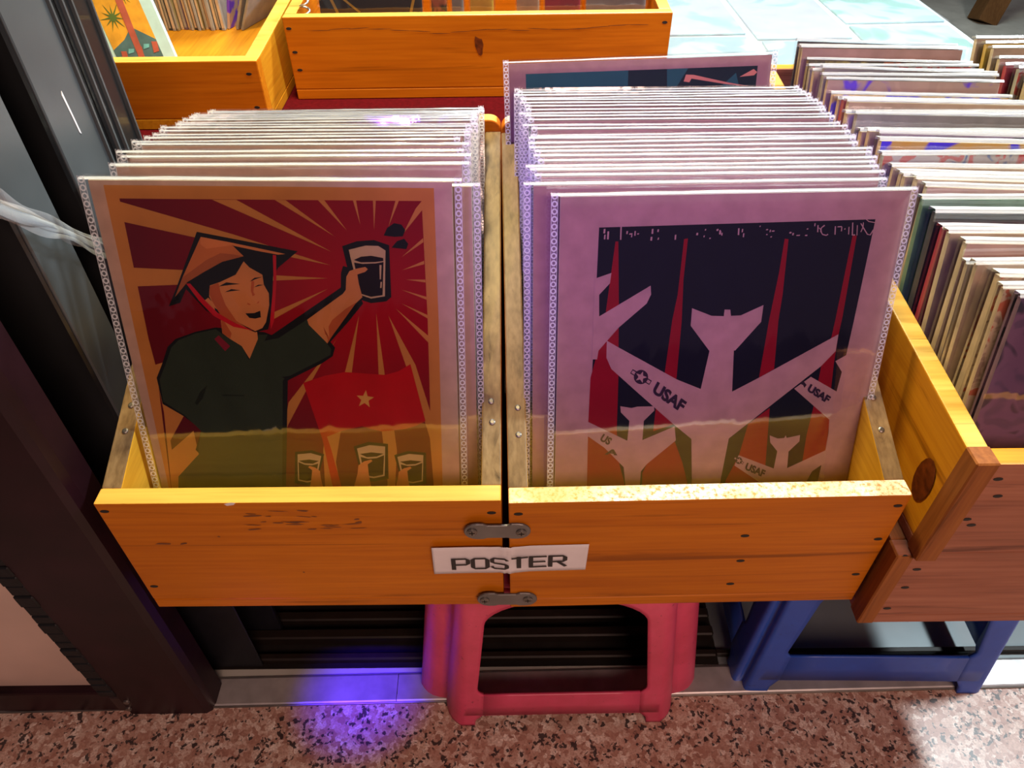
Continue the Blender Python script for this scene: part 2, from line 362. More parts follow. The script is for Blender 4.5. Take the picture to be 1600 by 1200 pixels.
# ------------------------------------------------------------------ poster artwork, millimetres on the board (x across, z up)
ART_L = [('tan',[(-125.9,382.5),(122.7,381.4),(122.7,273.2),(120.9,111.1),(119.2,39.0),(-132.3,41.7),(-130.7,113.1)]),('red',[(-116.2,372.4),(113.0,371.5),(113.7,273.2),(112.4,185.9),(112.5,111.2),(112.2,83.5),(-130.7,85.6),(-117.4,230.0),(-118.3,256.1)]),('tan',[(0.8,371.9),(9.0,371.7),(43.6,343.6)]),('tan',[(33.7,371.8),(38.6,371.7),(53.8,348.2)]),('tan',[(60.4,371.7),(62.8,371.7),(64.5,352.8)]),('tan',[(75.7,371.7),(77.9,371.7),(74.9,348.9)]),('tan',[(92.9,371.6),(95.5,371.6),(86.2,351.2)]),('tan',[(113.1,371.5),(113.3,364.8),(97.1,345.5),(108.3,365.9)]),('tan',[(112.8,342.4),(113.0,339.2),(95.0,326.9)]),('tan',[(112.8,324.0),(112.9,321.2),(94.9,316.2)]),('tan',[(113.1,308.3),(113.3,305.9),(97.4,308.3)]),('tan',[(113.5,293.6),(113.5,291.1),(93.4,299.7)]),('tan',[(113.6,277.8),(113.7,274.7),(92.8,287.9)]),('tan',[(87.8,283.5),(113.5,259.2),(113.3,253.0)]),('tan',[(81.5,277.2),(101.6,232.3),(112.7,185.9),(112.5,111.2),(111.1,159.3),(106.7,178.7),(93.6,230.9)]),('tan',[(71.6,279.1),(75.1,220.0),(69.6,220.0)]),('tan',[(57.3,277.2),(46.5,222.8),(40.4,222.8)]),('tan',[(29.7,245.8),(38.0,257.7),(21.7,233.1),(4.5,204.9),(-12.9,174.8),(-19.8,160.0),(-21.3,158.6),(-10.2,196.4)]),('tan',[(-118.5,317.9),(-81.0,316.1),(35.0,309.3),(-83.8,303.8),(-117.3,302.3)]),('tan',[(-16.4,272.1),(-13.0,279.7),(34.2,300.5)]),('tan',[(-117.4,370.4),(-34.5,344.9),(38.0,320.2),(-64.9,342.5),(-117.0,354.5)]),('tan',[(-46.6,371.9),(-28.1,371.8),(40.1,331.2)]),('tan',[(-118.7,232.4),(-110.4,235.0),(-106.2,203.8),(-102.5,183.9),(-119.3,158.3),(-119.9,148.6),(-97.2,168.2),(-96.9,143.9),(-119.5,120.1),(-126.1,85.6),(-130.7,85.6),(-119.3,186.9)]),('tan',[(17.3,160.6),(32.4,168.0),(24.8,134.7),(26.2,111.9),(25.7,84.2),(10.9,84.4),(14.7,147.8)]),('tan',[(68.5,168.5),(79.6,168.5),(80.9,146.6),(77.3,111.5),(77.0,83.8),(68.2,83.9),(70.5,119.5)]),('flag',[(4.5,215.3),(23.6,222.2),(41.1,225.6),(55.7,224.4),(75.3,222.8),(86.6,226.2),(97.4,233.0),(107.9,177.2),(98.8,172.1),(89.7,169.2),(69.0,166.7),(59.0,169.3),(51.6,172.3),(34.6,167.9),(19.4,161.6),(21.5,150.8),(26.9,111.9),(29.7,84.2),(22.3,84.3),(19.0,111.9),(15.2,158.4),(9.9,186.3)]),('star',[(57.7,208.3),(58.7,202.2),(64.2,201.2),(59.2,197.8),(59.7,191.4),(55.6,195.5),(50.4,192.5),(52.9,198.5),(49.2,203.0),(54.8,202.6)]),('ink',[(-61.2,266.8),(-78.4,262.9),(-96.1,256.5),(-104.0,249.3),(-112.1,232.7),(-118.8,220.5),(-118.9,195.4),(-102.7,182.8),(-90.1,169.3),(-98.9,148.5),(-94.8,142.4),(-119.5,120.1),(-126.1,85.6),(-26.8,84.7),(-8.3,217.5),(-6.2,218.8),(22.4,233.8),(32.2,240.5),(35.0,248.5),(31.6,253.7),(47.9,271.5),(61.6,287.9),(52.0,318.5),(48.1,319.7),(45.9,313.7),(44.7,301.5),(8.2,276.6),(-16.4,259.9),(-21.9,262.5)]),('green',[(-61.5,265.2),(-78.7,261.4),(-94.0,255.2),(-101.2,248.6),(-109.1,232.7),(-116.6,219.1),(-117.8,197.5),(-102.4,184.6),(-90.4,167.8),(-96.2,150.7),(-96.9,143.9),(-119.5,120.1),(-126.1,85.6),(-30.1,84.7),(-12.6,217.5),(-10.7,219.5),(-13.3,220.9),(-5.8,222.3),(21.4,236.5),(30.5,241.8),(31.6,247.1),(29.0,251.8),(27.3,255.9),(14.4,273.8),(-10.7,257.3),(-23.0,254.7),(-19.6,260.3),(-27.3,260.3),(-38.4,237.2),(-42.5,249.9),(-56.9,261.0)]),('collar',[(-64.1,256.4),(-60.0,259.7),(-52.1,249.9),(-57.0,245.3)]),('greend',[(-77.4,213.5),(-83.3,200.9),(-89.5,193.9),(-91.0,196.0),(-84.8,206.6)]),('greend',[(-66.7,204.4),(-47.1,203.6),(-47.2,202.8),(-65.7,203.1)]),('skin',[(-56.0,273.2),(-42.0,269.3),(-27.9,264.2),(-28.2,256.4),(-37.7,238.2),(-42.5,249.9),(-51.1,256.4),(-56.7,261.6)]),('skind',[(-55.7,273.2),(-53.3,271.9),(-49.1,261.6),(-51.0,256.7),(-56.7,261.6)]),('ink',[(-62.4,347.0),(13.6,331.6),(-3.4,318.1),(-8.3,311.2),(-10.0,302.7),(-12.6,281.6),(-18.6,265.1),(-29.6,262.5),(-56.1,274.0),(-66.5,281.6),(-79.4,300.1),(-86.2,288.4),(-96.0,285.3),(-87.4,300.1)]),('hat',[(-60.1,343.0),(-38.8,338.8),(-29.3,327.5),(-47.0,322.8),(-63.2,314.1),(-77.2,306.0),(-89.3,293.4),(-80.4,309.8)]),('hatl',[(-60.1,343.0),(-38.8,338.8),(-35.8,336.5),(-57.5,333.5),(-61.4,337.0)]),('hatl',[(-38.8,338.8),(-12.7,333.1),(3.7,329.4),(-2.0,328.8),(-15.2,331.3),(-35.9,335.9)]),('hatd',[(-80.4,309.8),(-59.2,324.2),(-46.9,330.0),(-37.0,328.9),(-29.8,327.5),(-47.0,322.8),(-63.2,314.1),(-77.2,306.0),(-89.3,293.4)]),('skin',[(-59.9,303.2),(-50.8,306.3),(-37.8,312.3),(-29.9,323.3),(-26.1,318.3),(-16.7,312.3),(-16.7,303.9),(-13.7,296.5),(-14.7,286.6),(-19.4,271.5),(-23.1,266.3),(-29.4,263.5),(-40.3,270.2),(-50.8,277.8),(-59.1,284.1),(-62.0,294.0)]),('skind',[(-60.0,302.6),(-52.6,305.6),(-52.2,297.7),(-50.0,286.6),(-43.4,272.7),(-34.0,264.8),(-42.7,269.6),(-55.5,277.8),(-60.4,290.3),(-61.6,296.5)]),('skind',[(-25.8,308.7),(-23.9,306.3),(-25.9,297.8),(-24.9,295.3),(-27.1,294.1),(-27.8,299.0)]),('skin',[(-67.4,289.7),(-62.8,292.8),(-59.2,287.2),(-59.4,279.1),(-63.8,280.3)]),('strap',[(-78.3,304.8),(-75.1,304.8),(-67.0,292.2),(-57.5,279.7),(-44.9,270.8),(-31.1,264.0),(-46.6,267.4),(-61.4,277.2),(-70.8,290.3)]),('strap',[(-6.2,328.7),(-3.7,328.4),(-6.3,306.3),(-12.6,272.7),(-16.2,265.1),(-15.6,274.0),(-8.6,306.3)]),('ink',[(-52.8,302.4),(-46.3,305.9),(-35.3,304.5),(-44.4,303.6)]),('ink',[(-49.0,297.5),(-43.2,300.2),(-36.1,299.2),(-42.9,298.5)]),('ink',[(-27.5,306.5),(-23.4,309.7),(-17.0,310.5),(-23.0,308.4)]),('ink',[(-25.1,301.7),(-21.1,303.9),(-17.0,303.9),(-21.3,302.7)]),('ink',[(-35.1,279.3),(-27.7,279.6),(-22.7,281.6),(-22.9,275.9),(-27.8,274.7),(-32.4,275.3)]),('skind',[(-31.9,288.5),(-29.7,287.2),(-30.2,286.4),(-32.4,287.2)]),('skind',[(-24.8,287.9),(-22.3,290.4),(-23.1,288.1)]),('ink',[(49.0,335.9),(60.7,339.9),(74.3,340.9),(85.9,336.8),(84.9,293.5),(80.6,289.8),(68.1,288.3),(58.4,291.7),(51.8,316.1)]),('glass',[(53.9,333.0),(67.2,336.4),(77.4,336.2),(82.8,332.5),(79.8,294.2),(68.4,292.2),(59.6,295.6),(54.9,325.6)]),('beer',[(57.1,324.7),(63.1,327.4),(71.1,328.2),(80.5,326.4),(80.6,323.9),(74.1,323.0),(62.7,322.7)]),('beer',[(57.2,322.6),(63.7,321.5),(74.1,321.9),(80.6,323.1),(78.0,295.2),(68.5,293.7),(60.3,296.4)]),('glass',[(77.2,320.6),(78.9,320.6),(77.6,308.6),(76.6,308.6)]),('glass',[(77.1,306.5),(78.3,306.5),(77.6,301.3),(76.4,301.3)]),('skin',[(14.6,273.8),(46.0,296.4),(48.6,299.7),(50.0,310.7),(52.9,315.5),(57.7,317.3),(65.8,319.0),(67.7,317.1),(65.5,314.9),(59.0,312.7),(59.5,305.2),(61.5,293.5),(48.8,281.6),(37.7,264.4),(29.5,254.0),(29.1,252.4),(15.4,269.3)]),('skind',[(56.5,289.2),(47.2,283.5),(35.0,273.4),(31.5,267.6),(31.1,257.2),(27.9,261.1),(27.3,267.6),(29.7,255.9),(29.1,252.4),(32.6,257.7)]),('ink',[(82.2,344.6),(85.3,350.6),(90.9,354.4),(96.5,353.3),(99.3,349.0),(97.1,344.0),(90.3,343.6)]),('ink',[(87.8,334.9),(92.3,340.1),(98.1,342.1),(101.0,338.0),(99.3,333.7)]),('ink',[(15.2,143.4),(4.5,147.7),(-10.6,146.0),(-15.0,112.3),(-4.0,109.7),(4.8,110.3)]),('glass',[(12.4,141.5),(3.1,144.7),(-8.7,143.5),(-11.6,115.2),(-3.6,112.9),(4.8,114.4)]),('beer',[(9.7,136.3),(1.3,137.9),(-8.5,136.7),(-3.4,133.9),(4.0,133.3)]),('beer',[(8.8,133.5),(2.8,131.7),(-3.6,132.4),(-8.8,135.2),(-10.4,116.4),(-3.5,114.5),(4.1,116.0)]),('skin',[(10.8,104.8),(9.5,117.6),(9.6,125.4),(5.7,129.2),(0.6,131.1),(-0.7,129.6),(2.6,126.4),(0.6,116.0),(-2.4,104.9)]),('ink',[(42.4,151.5),(55.8,156.2),(73.3,154.0),(71.4,116.4),(57.8,113.6),(47.5,114.4)]),('glass',[(45.2,149.4),(56.8,152.8),(70.6,151.3),(68.0,119.6),(58.0,117.2),(48.4,119.1)]),('beer',[(47.3,143.6),(57.5,145.2),(68.8,143.8),(62.3,140.7),(53.3,140.1)]),('beer',[(47.8,140.5),(54.5,138.4),(62.1,139.0),(69.0,142.1),(66.8,121.1),(58.1,119.0),(49.5,120.8)]),('skin',[(39.2,108.4),(43.5,122.6),(45.0,131.4),(50.4,135.6),(57.0,137.6),(58.1,135.9),(53.5,132.4),(53.7,120.8),(54.8,108.2)]),('ink',[(78.2,142.2),(90.7,146.4),(107.0,144.5),(106.0,110.6),(93.5,108.1),(83.9,108.9)]),('glass',[(80.9,140.3),(91.7,143.4),(104.5,142.0),(102.8,113.5),(93.6,111.4),(84.6,113.0)]),('beer',[(83.0,135.1),(92.5,136.6),(103.0,135.3),(97.0,132.5),(88.7,131.9)]),('beer',[(83.5,132.3),(89.8,130.4),(96.9,130.9),(103.2,133.7),(101.7,114.8),(93.7,113.0),(85.6,114.6)]),('skin',[(76.4,103.4),(80.0,116.2),(81.2,124.1),(86.1,127.9),(92.1,129.7),(93.3,128.1),(89.1,125.0),(89.5,114.6),(90.8,103.3)])]
ART_R = [('navy',[(-108.8,345.7),(115.2,347.7),(113.7,262.0),(112.7,229.5),(108.9,99.9),(106.7,39.1),(-111.0,50.4),(-110.3,109.9)]),('crim',[(-95.2,334.3),(-92.9,334.2),(-89.7,281.5),(-88.4,252.4),(-86.5,212.4),(-85.4,164.4),(-81.2,128.6),(-75.4,108.3),(-70.6,48.3),(-111.0,50.4),(-110.3,109.9),(-111.3,174.1),(-110.9,216.0),(-105.1,242.5),(-100.4,274.2)]),('crim',[(-39.8,335.0),(-36.7,335.5),(-37.3,301.0),(-35.6,266.3),(-35.5,210.6),(-46.3,217.9),(-43.7,266.6),(-41.0,288.8)]),('crim',[(42.7,333.6),(45.9,333.0),(47.9,286.5),(47.6,263.9),(50.3,218.7),(37.9,210.9),(39.5,264.1),(42.1,305.1)]),('crim',[(98.7,335.2),(102.2,334.5),(103.0,264.6),(102.9,262.3),(102.4,247.9),(103.1,222.4),(104.9,197.4),(91.9,204.8),(92.1,218.6),(96.6,248.1),(97.2,262.5)]),('crim',[(-51.5,186.1),(-33.2,168.2),(-52.3,161.4)]),('crim',[(-55.8,127.5),(-32.0,150.8),(-23.2,129.1),(-16.5,107.2),(1.3,44.6),(-56.6,47.6),(-59.2,118.4)]),('crim',[(51.7,180.8),(34.0,165.6),(29.4,132.9),(20.2,107.1),(14.7,43.9),(67.7,41.1),(55.8,122.6)]),('crim',[(91.8,181.5),(108.9,167.0),(110.2,147.7),(110.4,134.9),(90.5,123.4),(90.0,151.5)]),('paper',[(-27.8,276.6),(-10.5,269.4),(-0.0,268.8),(-0.1,274.6),(4.9,274.4),(6.1,268.9),(14.5,269.1),(32.8,277.7),(32.8,262.8),(13.4,237.1),(12.3,237.5),(15.4,198.2),(38.5,211.3),(102.3,249.5),(102.6,233.9),(91.9,220.0),(50.9,182.0),(17.9,151.2),(15.3,108.9),(14.7,43.9),(-4.4,44.9),(-11.8,105.4),(-16.6,152.1),(-34.5,167.9),(-67.8,199.3),(-93.1,223.5),(-97.9,234.1),(-98.3,249.8),(-87.9,243.3),(-35.0,211.7),(-13.0,201.8),(-9.0,237.5),(-27.5,261.0)]),('paper',[(-110.6,304.1),(-97.2,308.6),(-98.0,299.9),(-106.5,290.3),(-105.7,271.6),(-64.2,297.1),(-63.3,289.4),(-66.4,281.8),(-88.8,261.2),(-105.0,240.9),(-105.9,233.0),(-110.3,233.1)]),('paper',[(-83.4,187.6),(-73.3,185.5),(-68.0,186.7),(-53.4,186.4),(-52.7,182.2),(-61.5,172.2),(-61.5,152.8),(-33.2,165.6),(-30.8,151.2),(-55.8,127.5),(-60.7,120.0),(-60.8,107.6),(-59.4,47.7),(-69.2,48.2),(-74.7,108.3),(-77.0,125.3),(-95.9,146.5),(-111.4,158.9),(-111.9,173.4),(-75.2,152.7),(-74.5,172.7),(-82.7,181.6)]),('paper',[(55.6,152.9),(63.5,149.3),(69.5,149.7),(70.5,152.3),(71.8,149.6),(83.9,152.1),(84.3,145.5),(75.7,135.2),(77.0,117.5),(110.4,134.9),(120.2,141.3),(119.3,107.4),(111.7,107.1),(111.2,121.0),(101.5,112.9),(98.0,102.0),(105.3,39.2),(73.5,40.8),(53.7,102.4),(26.6,122.4),(29.1,133.3),(64.3,117.6),(65.0,136.0),(57.1,145.4)]),('paper',[(71.2,199.1),(84.5,210.2),(110.3,195.0),(111.7,213.9),(104.0,224.4),(113.3,230.2),(123.9,221.7),(122.6,135.1),(110.4,134.9),(110.9,147.7),(108.6,167.0),(92.6,180.7)]),('inkn',[(-74.5,222.9),(-57.1,211.3),(-59.1,207.3),(-76.6,219.0)]),('paper',[(-74.4,221.7),(-58.1,210.8),(-59.3,208.5),(-75.6,219.4)]),('inkn',[(-60.6,214.9),(-60.7,212.8),(-61.5,210.9),(-62.8,209.5),(-64.5,208.6),(-66.4,208.3),(-68.4,208.7),(-70.2,209.7),(-71.7,211.3),(-72.8,213.2),(-73.2,215.4),(-73.0,217.5),(-72.2,219.3),(-70.9,220.8),(-69.3,221.7),(-67.3,222.0),(-65.4,221.6),(-63.5,220.5),(-62.0,219.0),(-61.0,217.1)]),('paper',[(-65.4,220.5),(-65.1,216.4),(-61.5,214.8),(-65.0,213.6),(-65.0,209.5),(-67.5,212.9),(-71.1,212.1),(-69.1,215.3),(-71.3,218.9),(-67.7,217.5)]),('inkn',[(25.9,131.8),(35.2,125.5),(34.3,123.3),(24.9,129.7)]),('paper',[(26.0,131.2),(34.7,125.2),(34.2,124.0),(25.4,129.9)]),('inkn',[(33.3,127.4),(33.3,126.3),(33.0,125.3),(32.3,124.5),(31.5,124.0),(30.5,123.9),(29.5,124.1),(28.5,124.7),(27.7,125.5),(27.1,126.6),(26.8,127.7),(26.8,128.9),(27.2,129.9),(27.8,130.6),(28.6,131.1),(29.6,131.3),(30.6,131.0),(31.6,130.5),(32.4,129.6),(33.0,128.6)]),('paper',[(30.6,130.5),(30.9,128.3),(32.8,127.3),(31.1,126.7),(31.2,124.5),(29.8,126.4),(28.0,125.9),(28.9,127.7),(27.6,129.6),(29.6,128.9)]),('inkn',[(75.1,204.0),(77.9,207.0),(81.8,202.4),(80.3,199.6),(78.6,202.5)]),('paper',[(-105.1,344.5),(-103.7,344.6),(-103.9,341.0),(-105.3,341.1)]),('paper',[(-104.5,339.9),(-103.4,340.0),(-103.5,336.2),(-104.7,336.2)]),('paper',[(-102.1,342.5),(-100.7,342.6),(-100.8,336.1),(-102.2,336.2)]),('paper',[(-91.9,345.9),(-90.8,346.0),(-90.6,335.6),(-91.7,335.6)]),('paper',[(-86.8,342.4),(-85.6,342.5),(-85.8,340.1),(-87.0,340.1)]),('paper',[(-84.4,340.6),(-81.8,340.7),(-82.1,339.5),(-84.6,339.6)]),('paper',[(-82.8,339.4),(-81.9,339.5),(-82.1,337.4),(-83.0,337.4)]),('paper',[(-80.4,342.3),(-79.3,342.4),(-79.4,338.6),(-80.5,338.6)]),('paper',[(-78.0,340.5),(-76.6,340.6),(-76.9,339.5),(-78.3,339.6)]),('paper',[(-66.6,343.7),(-65.3,343.8),(-65.3,339.8),(-66.7,339.8)]),('paper',[(-67.1,337.4),(-65.7,337.5),(-65.8,334.3),(-67.2,334.4)]),('paper',[(-62.0,343.3),(-60.8,343.3),(-61.0,341.2),(-62.2,341.2)]),('paper',[(-61.2,336.7),(-60.3,336.8),(-60.5,335.0),(-61.5,335.0)]),('paper',[(-47.7,338.7),(-46.5,338.8),(-46.5,334.7),(-47.7,334.7)]),('paper',[(-30.3,339.8),(-28.9,339.9),(-29.0,337.9),(-30.5,338.0)]),('paper',[(-23.6,342.8),(-22.7,342.9),(-22.9,341.6),(-23.8,341.6)]),('paper',[(-24.2,337.6),(-23.3,337.7),(-23.5,336.2),(-24.4,336.2)]),('paper',[(-14.2,342.6),(-12.6,342.7),(-12.8,341.4),(-14.4,341.4)]),('paper',[(-11.7,340.8),(-10.3,340.9),(-10.3,338.2),(-11.7,338.3)]),('paper',[(-19.3,335.8),(-18.2,335.8),(-18.4,334.8),(-19.6,334.8)]),('paper',[(-14.1,342.6),(-12.9,342.7),(-13.1,341.0),(-14.2,341.0)]),('paper',[(-12.0,341.7),(-10.8,341.8),(-10.8,338.2),(-11.9,338.3)]),('paper',[(-10.0,339.4),(-9.0,339.5),(-9.1,337.3),(-10.1,337.3)]),('paper',[(3.1,342.8),(4.3,342.9),(4.6,337.4),(3.4,337.5)]),('paper',[(6.4,342.2),(7.3,342.3),(7.3,339.6),(6.3,339.6)]),('paper',[(7.7,338.7),(8.7,338.8),(8.7,335.6),(7.8,335.6)]),('paper',[(20.5,344.5),(21.4,344.6),(21.2,343.6),(20.3,343.6)]),('paper',[(26.2,341.7),(27.8,341.8),(27.6,340.8),(25.9,340.8)]),('paper',[(29.2,341.1),(30.1,341.2),(30.1,339.2),(29.1,339.2)]),('paper',[(31.1,340.5),(33.2,340.6),(33.0,339.5),(30.8,339.6)]),('paper',[(26.7,337.7),(27.9,337.8),(27.7,336.9),(26.5,337.0)]),('paper',[(30.5,335.8),(31.7,335.9),(31.5,334.9),(30.3,334.9)]),('paper',[(45.7,339.0),(47.3,339.1),(47.2,337.8),(45.5,337.8)]),('paper',[(48.2,338.1),(49.4,338.2),(49.3,336.2),(48.1,336.3)]),('paper',[(51.8,336.5),(54.7,336.6),(54.5,335.7),(51.5,335.7)]),('paper',[(58.9,336.4),(60.8,336.5),(60.6,335.4),(58.7,335.5)]),('paper',[(59.5,341.6),(60.7,341.7),(60.5,340.7),(59.3,340.7)]),('paper',[(65.1,345.6),(65.9,345.7),(66.0,343.2),(65.1,343.2)]),('paper',[(67.7,344.0),(68.7,344.1),(69.3,338.4),(68.3,338.4)]),('paper',[(82.2,342.9),(83.1,343.0),(84.0,336.1),(83.0,336.1)]),('paper',[(84.6,342.8),(88.1,342.9),(87.9,342.0),(84.3,342.0)]),('paper',[(87.7,342.2),(88.5,342.3),(88.8,338.7),(87.9,338.7)]),('paper',[(90.5,341.0),(91.4,341.1),(91.3,340.0),(90.3,340.0)]),('paper',[(93.6,342.1),(94.4,342.2),(95.2,336.0),(94.4,336.0)]),('paper',[(96.0,345.5),(96.9,345.6),(98.5,335.2),(97.5,335.2)]),('paper',[(97.8,335.9),(100.4,336.0),(100.2,335.0),(97.6,335.1)]),('paper',[(100.3,343.3),(101.0,343.4),(102.2,335.1),(101.5,335.1)]),('paper',[(73.3,344.3),(70.9,342.2),(70.6,339.0),(73.0,336.1),(76.4,335.2),(78.0,336.2),(77.4,337.0),(76.2,336.1),(73.4,336.8),(71.5,339.1),(71.7,341.7),(74.0,343.5)]),('paper',[(69.0,341.8),(70.8,340.0),(71.5,338.5),(72.2,338.7),(71.4,340.4),(69.5,342.2)]),('paper',[(102.9,344.6),(106.1,340.4),(110.1,335.5),(113.2,334.8),(115.2,339.0),(114.3,339.6),(112.5,335.6),(110.6,336.2),(106.8,340.9),(103.6,345.0)]),('paper',[(105.0,337.6),(106.0,341.7),(105.6,345.5),(104.9,345.6),(105.2,341.9),(104.2,337.9)]),('paper',[(106.6,347.9),(109.5,345.8),(115.5,344.8),(115.4,345.4),(109.6,346.5),(106.9,348.4)])]
TXT_R = [('USAF',(-56.6,200.3),(-28.7,179.3),(-52.1,210.9)),('USAF',(82.7,197.0),(103.4,183.5),(85.3,203.7)),('USAF',(36.4,118.1),(55.4,108.6),(37.9,125.7)),('US',(-100.8,154.5),(-92.3,148.9),(-97.2,161.3)),('A',(-95.6,139.8),(-83.7,138.3),(-93.9,145.4))]
POSE_L = (-0.1885, 0.405, 0.2756, 1.32, 16.5, 1.52)
POSE_R = (0.178, 0.405, 0.2756, 3.41, 18.64, 1.21)
# ------------------------------------------------------------------ setting
def slab(name, mat, x0, x1, y0, y1, z0, z1, bv=0.0):
    o = part_box(name, None, mat, x0, x1, y0, y1, z0, z1, bv)
    o['kind'] = 'structure'
    return o
slab('floor', GRANITE, -3, 3.2, -0.65, 0.41, -0.05, 0.0)
slab('floor', plain('dark_asphalt', (0.022, 0.021, 0.022, 1), 0.8, 0, 0.2, 60, spec=0.2), -6, 6, -9, -0.65, -0.13, -0.08)
slab('floor', CONC, -3, 6, 0.43, 8, -0.05, -0.002)
def strip():
    o = thing('trim_1', None, None); o['kind'] = 'structure'
    for x0, x1 in ((-1.6, -0.142), (-0.1412, 1.6)):
        bm = bmesh.new(); add_prism(bm, [(0.403, -0.01), (0.403, 0.0022), (0.405, 0.0032), (0.4365, 0.0032), (0.4405, 0.0), (0.4405, -0.01)], 'x', x0, x1)
        link('threshold_plate', finish(bm, 'threshold_plate', ALU), o)
    bm = bmesh.new(); add_tube(bm, [(-1.6, 0.4022, 0.001), (1.6, 0.4022, 0.001)], 0.0016, 8)
    link('threshold_edge', finish(bm, 'threshold_edge', STEEL), o)
    o.rotation_euler = (0, 0, R_(0.85)); o.location = (0, -0.0005, 0)
strip()
slab('floor', plain('dimmed_floor', (0.15, 0.175, 0.185, 1), 0.35, 0.3, 0.1, 10), 0.2625, 1.6, 0.4455, 0.80, -0.0019, -0.0005)  # darker slab added over the pale tile to dim the floor here
slab('floor', SHADE, -1.6, 0.262, 0.4455, 0.80, -0.0019, -0.0005)  # dark slab laid where the crates shade the tile floor
for i, (y0, y1, z1) in enumerate(((0.452, 0.462, 0.010), (0.478, 0.492, 0.016), (0.506, 0.520, 0.012), (0.545, 0.556, 0.018), (0.59, 0.61, 0.014))):
    slab('trim_%d' % (i + 2), RAIL, -1.2, 0.26, y0, y1, -0.002, z1, 0.002)
slab('trim_7', RAIL, 0.26, 1.6, 0.455, 0.462, -0.002, 0.008, 0.001)

# dark leaf of the shop door, lower left, with a frosted pane
def shop_door():
    t = thing('door_1', None, None, (0, 0.389, 0)); t['kind'] = 'structure'
    bm = bmesh.new()
    add_prism(bm, [(-0.472, 0.008), (-0.472, 0.0), (-0.380, 0.0), (-0.3735, 0.004), (-0.3705, 0.012), (-0.3705, 0.036), (-0.472, 0.036)], 'z', 0.0, 2.05)
    link('stile', finish(bm, 'stile', MAROON), t)
    bm = bmesh.new(); add_box(bm, -1.12, -0.4725, 0.004, 0.032, 0.0, 0.050); bevel(bm, 0.004, 2)
    link('bottom_rail', finish(bm, 'bottom_rail', MAROON), t)
    part_box('pane', t, PANE, -1.12, -0.478, 0.014, 0.020, 0.046, 2.0, 0)
    bm = bmesh.new(); random.seed(4); z = 0.052
    while z < 1.2:
        h = random.uniform(0.012, 0.020); s = random.uniform(-0.001, 0.001)
        add_box(bm, -0.491, -0.471, -0.001 + s, 0.013, z, z + h); z += h + 0.0008
    bevel(bm, 0.0015)
    link('gasket', finish(bm, 'gasket', GASKET), t)
    br = part_box('corner_bracket', t, plain('bracket_brown', (0.05, 0.03, 0.03, 1), 0.4, 0.5), -0.485, -0.452, 0.0005, 0.0042, 0.008, 0.044, 0.0015)
    for dx, dz in ((-0.470, 0.016), (-0.4655, 0.035)):
        bm = bmesh.new(); add_tube(bm, [(dx, 0.001, dz), (dx, -0.002, dz)], [0.0042, 0.0034], 12)
        link('screw', finish(bm, 'screw', STEEL), br)
shop_door()

# folded black metal door leaves beside the crate
def folding_leaf(label, y0, y1, x1, lines, mat_end, lo=0.0):
    t = thing('folding_door_leaf', label, 'door leaf', (0, 0, lo))
    bm = bmesh.new(); add_box(bm, -0.80, x1 - 0.002, y0, y1, 0, 2.1); bevel(bm, 0.002)
    link('panel', finish(bm, 'panel', BLACKM), t)
    bm = bmesh.new(); add_box(bm, x1 - 0.003, x1, y0 + 0.003, y1 - 0.003, 0.002, 2.098); bevel(bm, 0.001)
    link('end_cap', finish(bm, 'end_cap', mat_end), t)
    for yy in lines:
        bm = bmesh.new(); add_box(bm, x1 - 0.002, x1 + 0.003, yy, yy + 0.0025, 0.0, 2.1)
        link('edge_bead', finish(bm, 'edge_bead', GREYM), t)
    return t
folding_leaf('black folding door leaf with grey edge, nearest the glazed door', 0.490, 0.545, -0.372, (), GREYM)
lf = folding_leaf('wide grey edged folding door leaf with small white scuff', 0.574, 0.645, -0.368, (0.640,), GREYM)
bm = bmesh.new(); add_prism(bm, [(0.6085, 0.675), (0.6105, 0.678), (0.6125, 0.655), (0.6135, 0.640), (0.6115, 0.642), (0.6100, 0.660)], 'x', -0.3682, -0.3676)
link('scuff', finish(bm, 'scuff', PAPER_W), lf)
folding_leaf('black ribbed folding door leaf touching the rear crates', 0.648, 0.703, -0.366, (0.655, 0.669, 0.700), BLACKM)
for lab, x1, y0, y1, h in (('dark kick board standing on the floor under the left poster crate', -0.324, 0.448, 0.4505, 0.20), ('small dark board behind the kick board under the left poster crate', -0.308, 0.492, 0.499, 0.19)):
    o = part_box('kick_board', None, plain('dark_board', (0.008, 0.008, 0.011, 1), 0.5, spec=0.2), -0.66, x1, y0, y1, 0.0, h, 0.001)
    tag(o, lab, 'board')

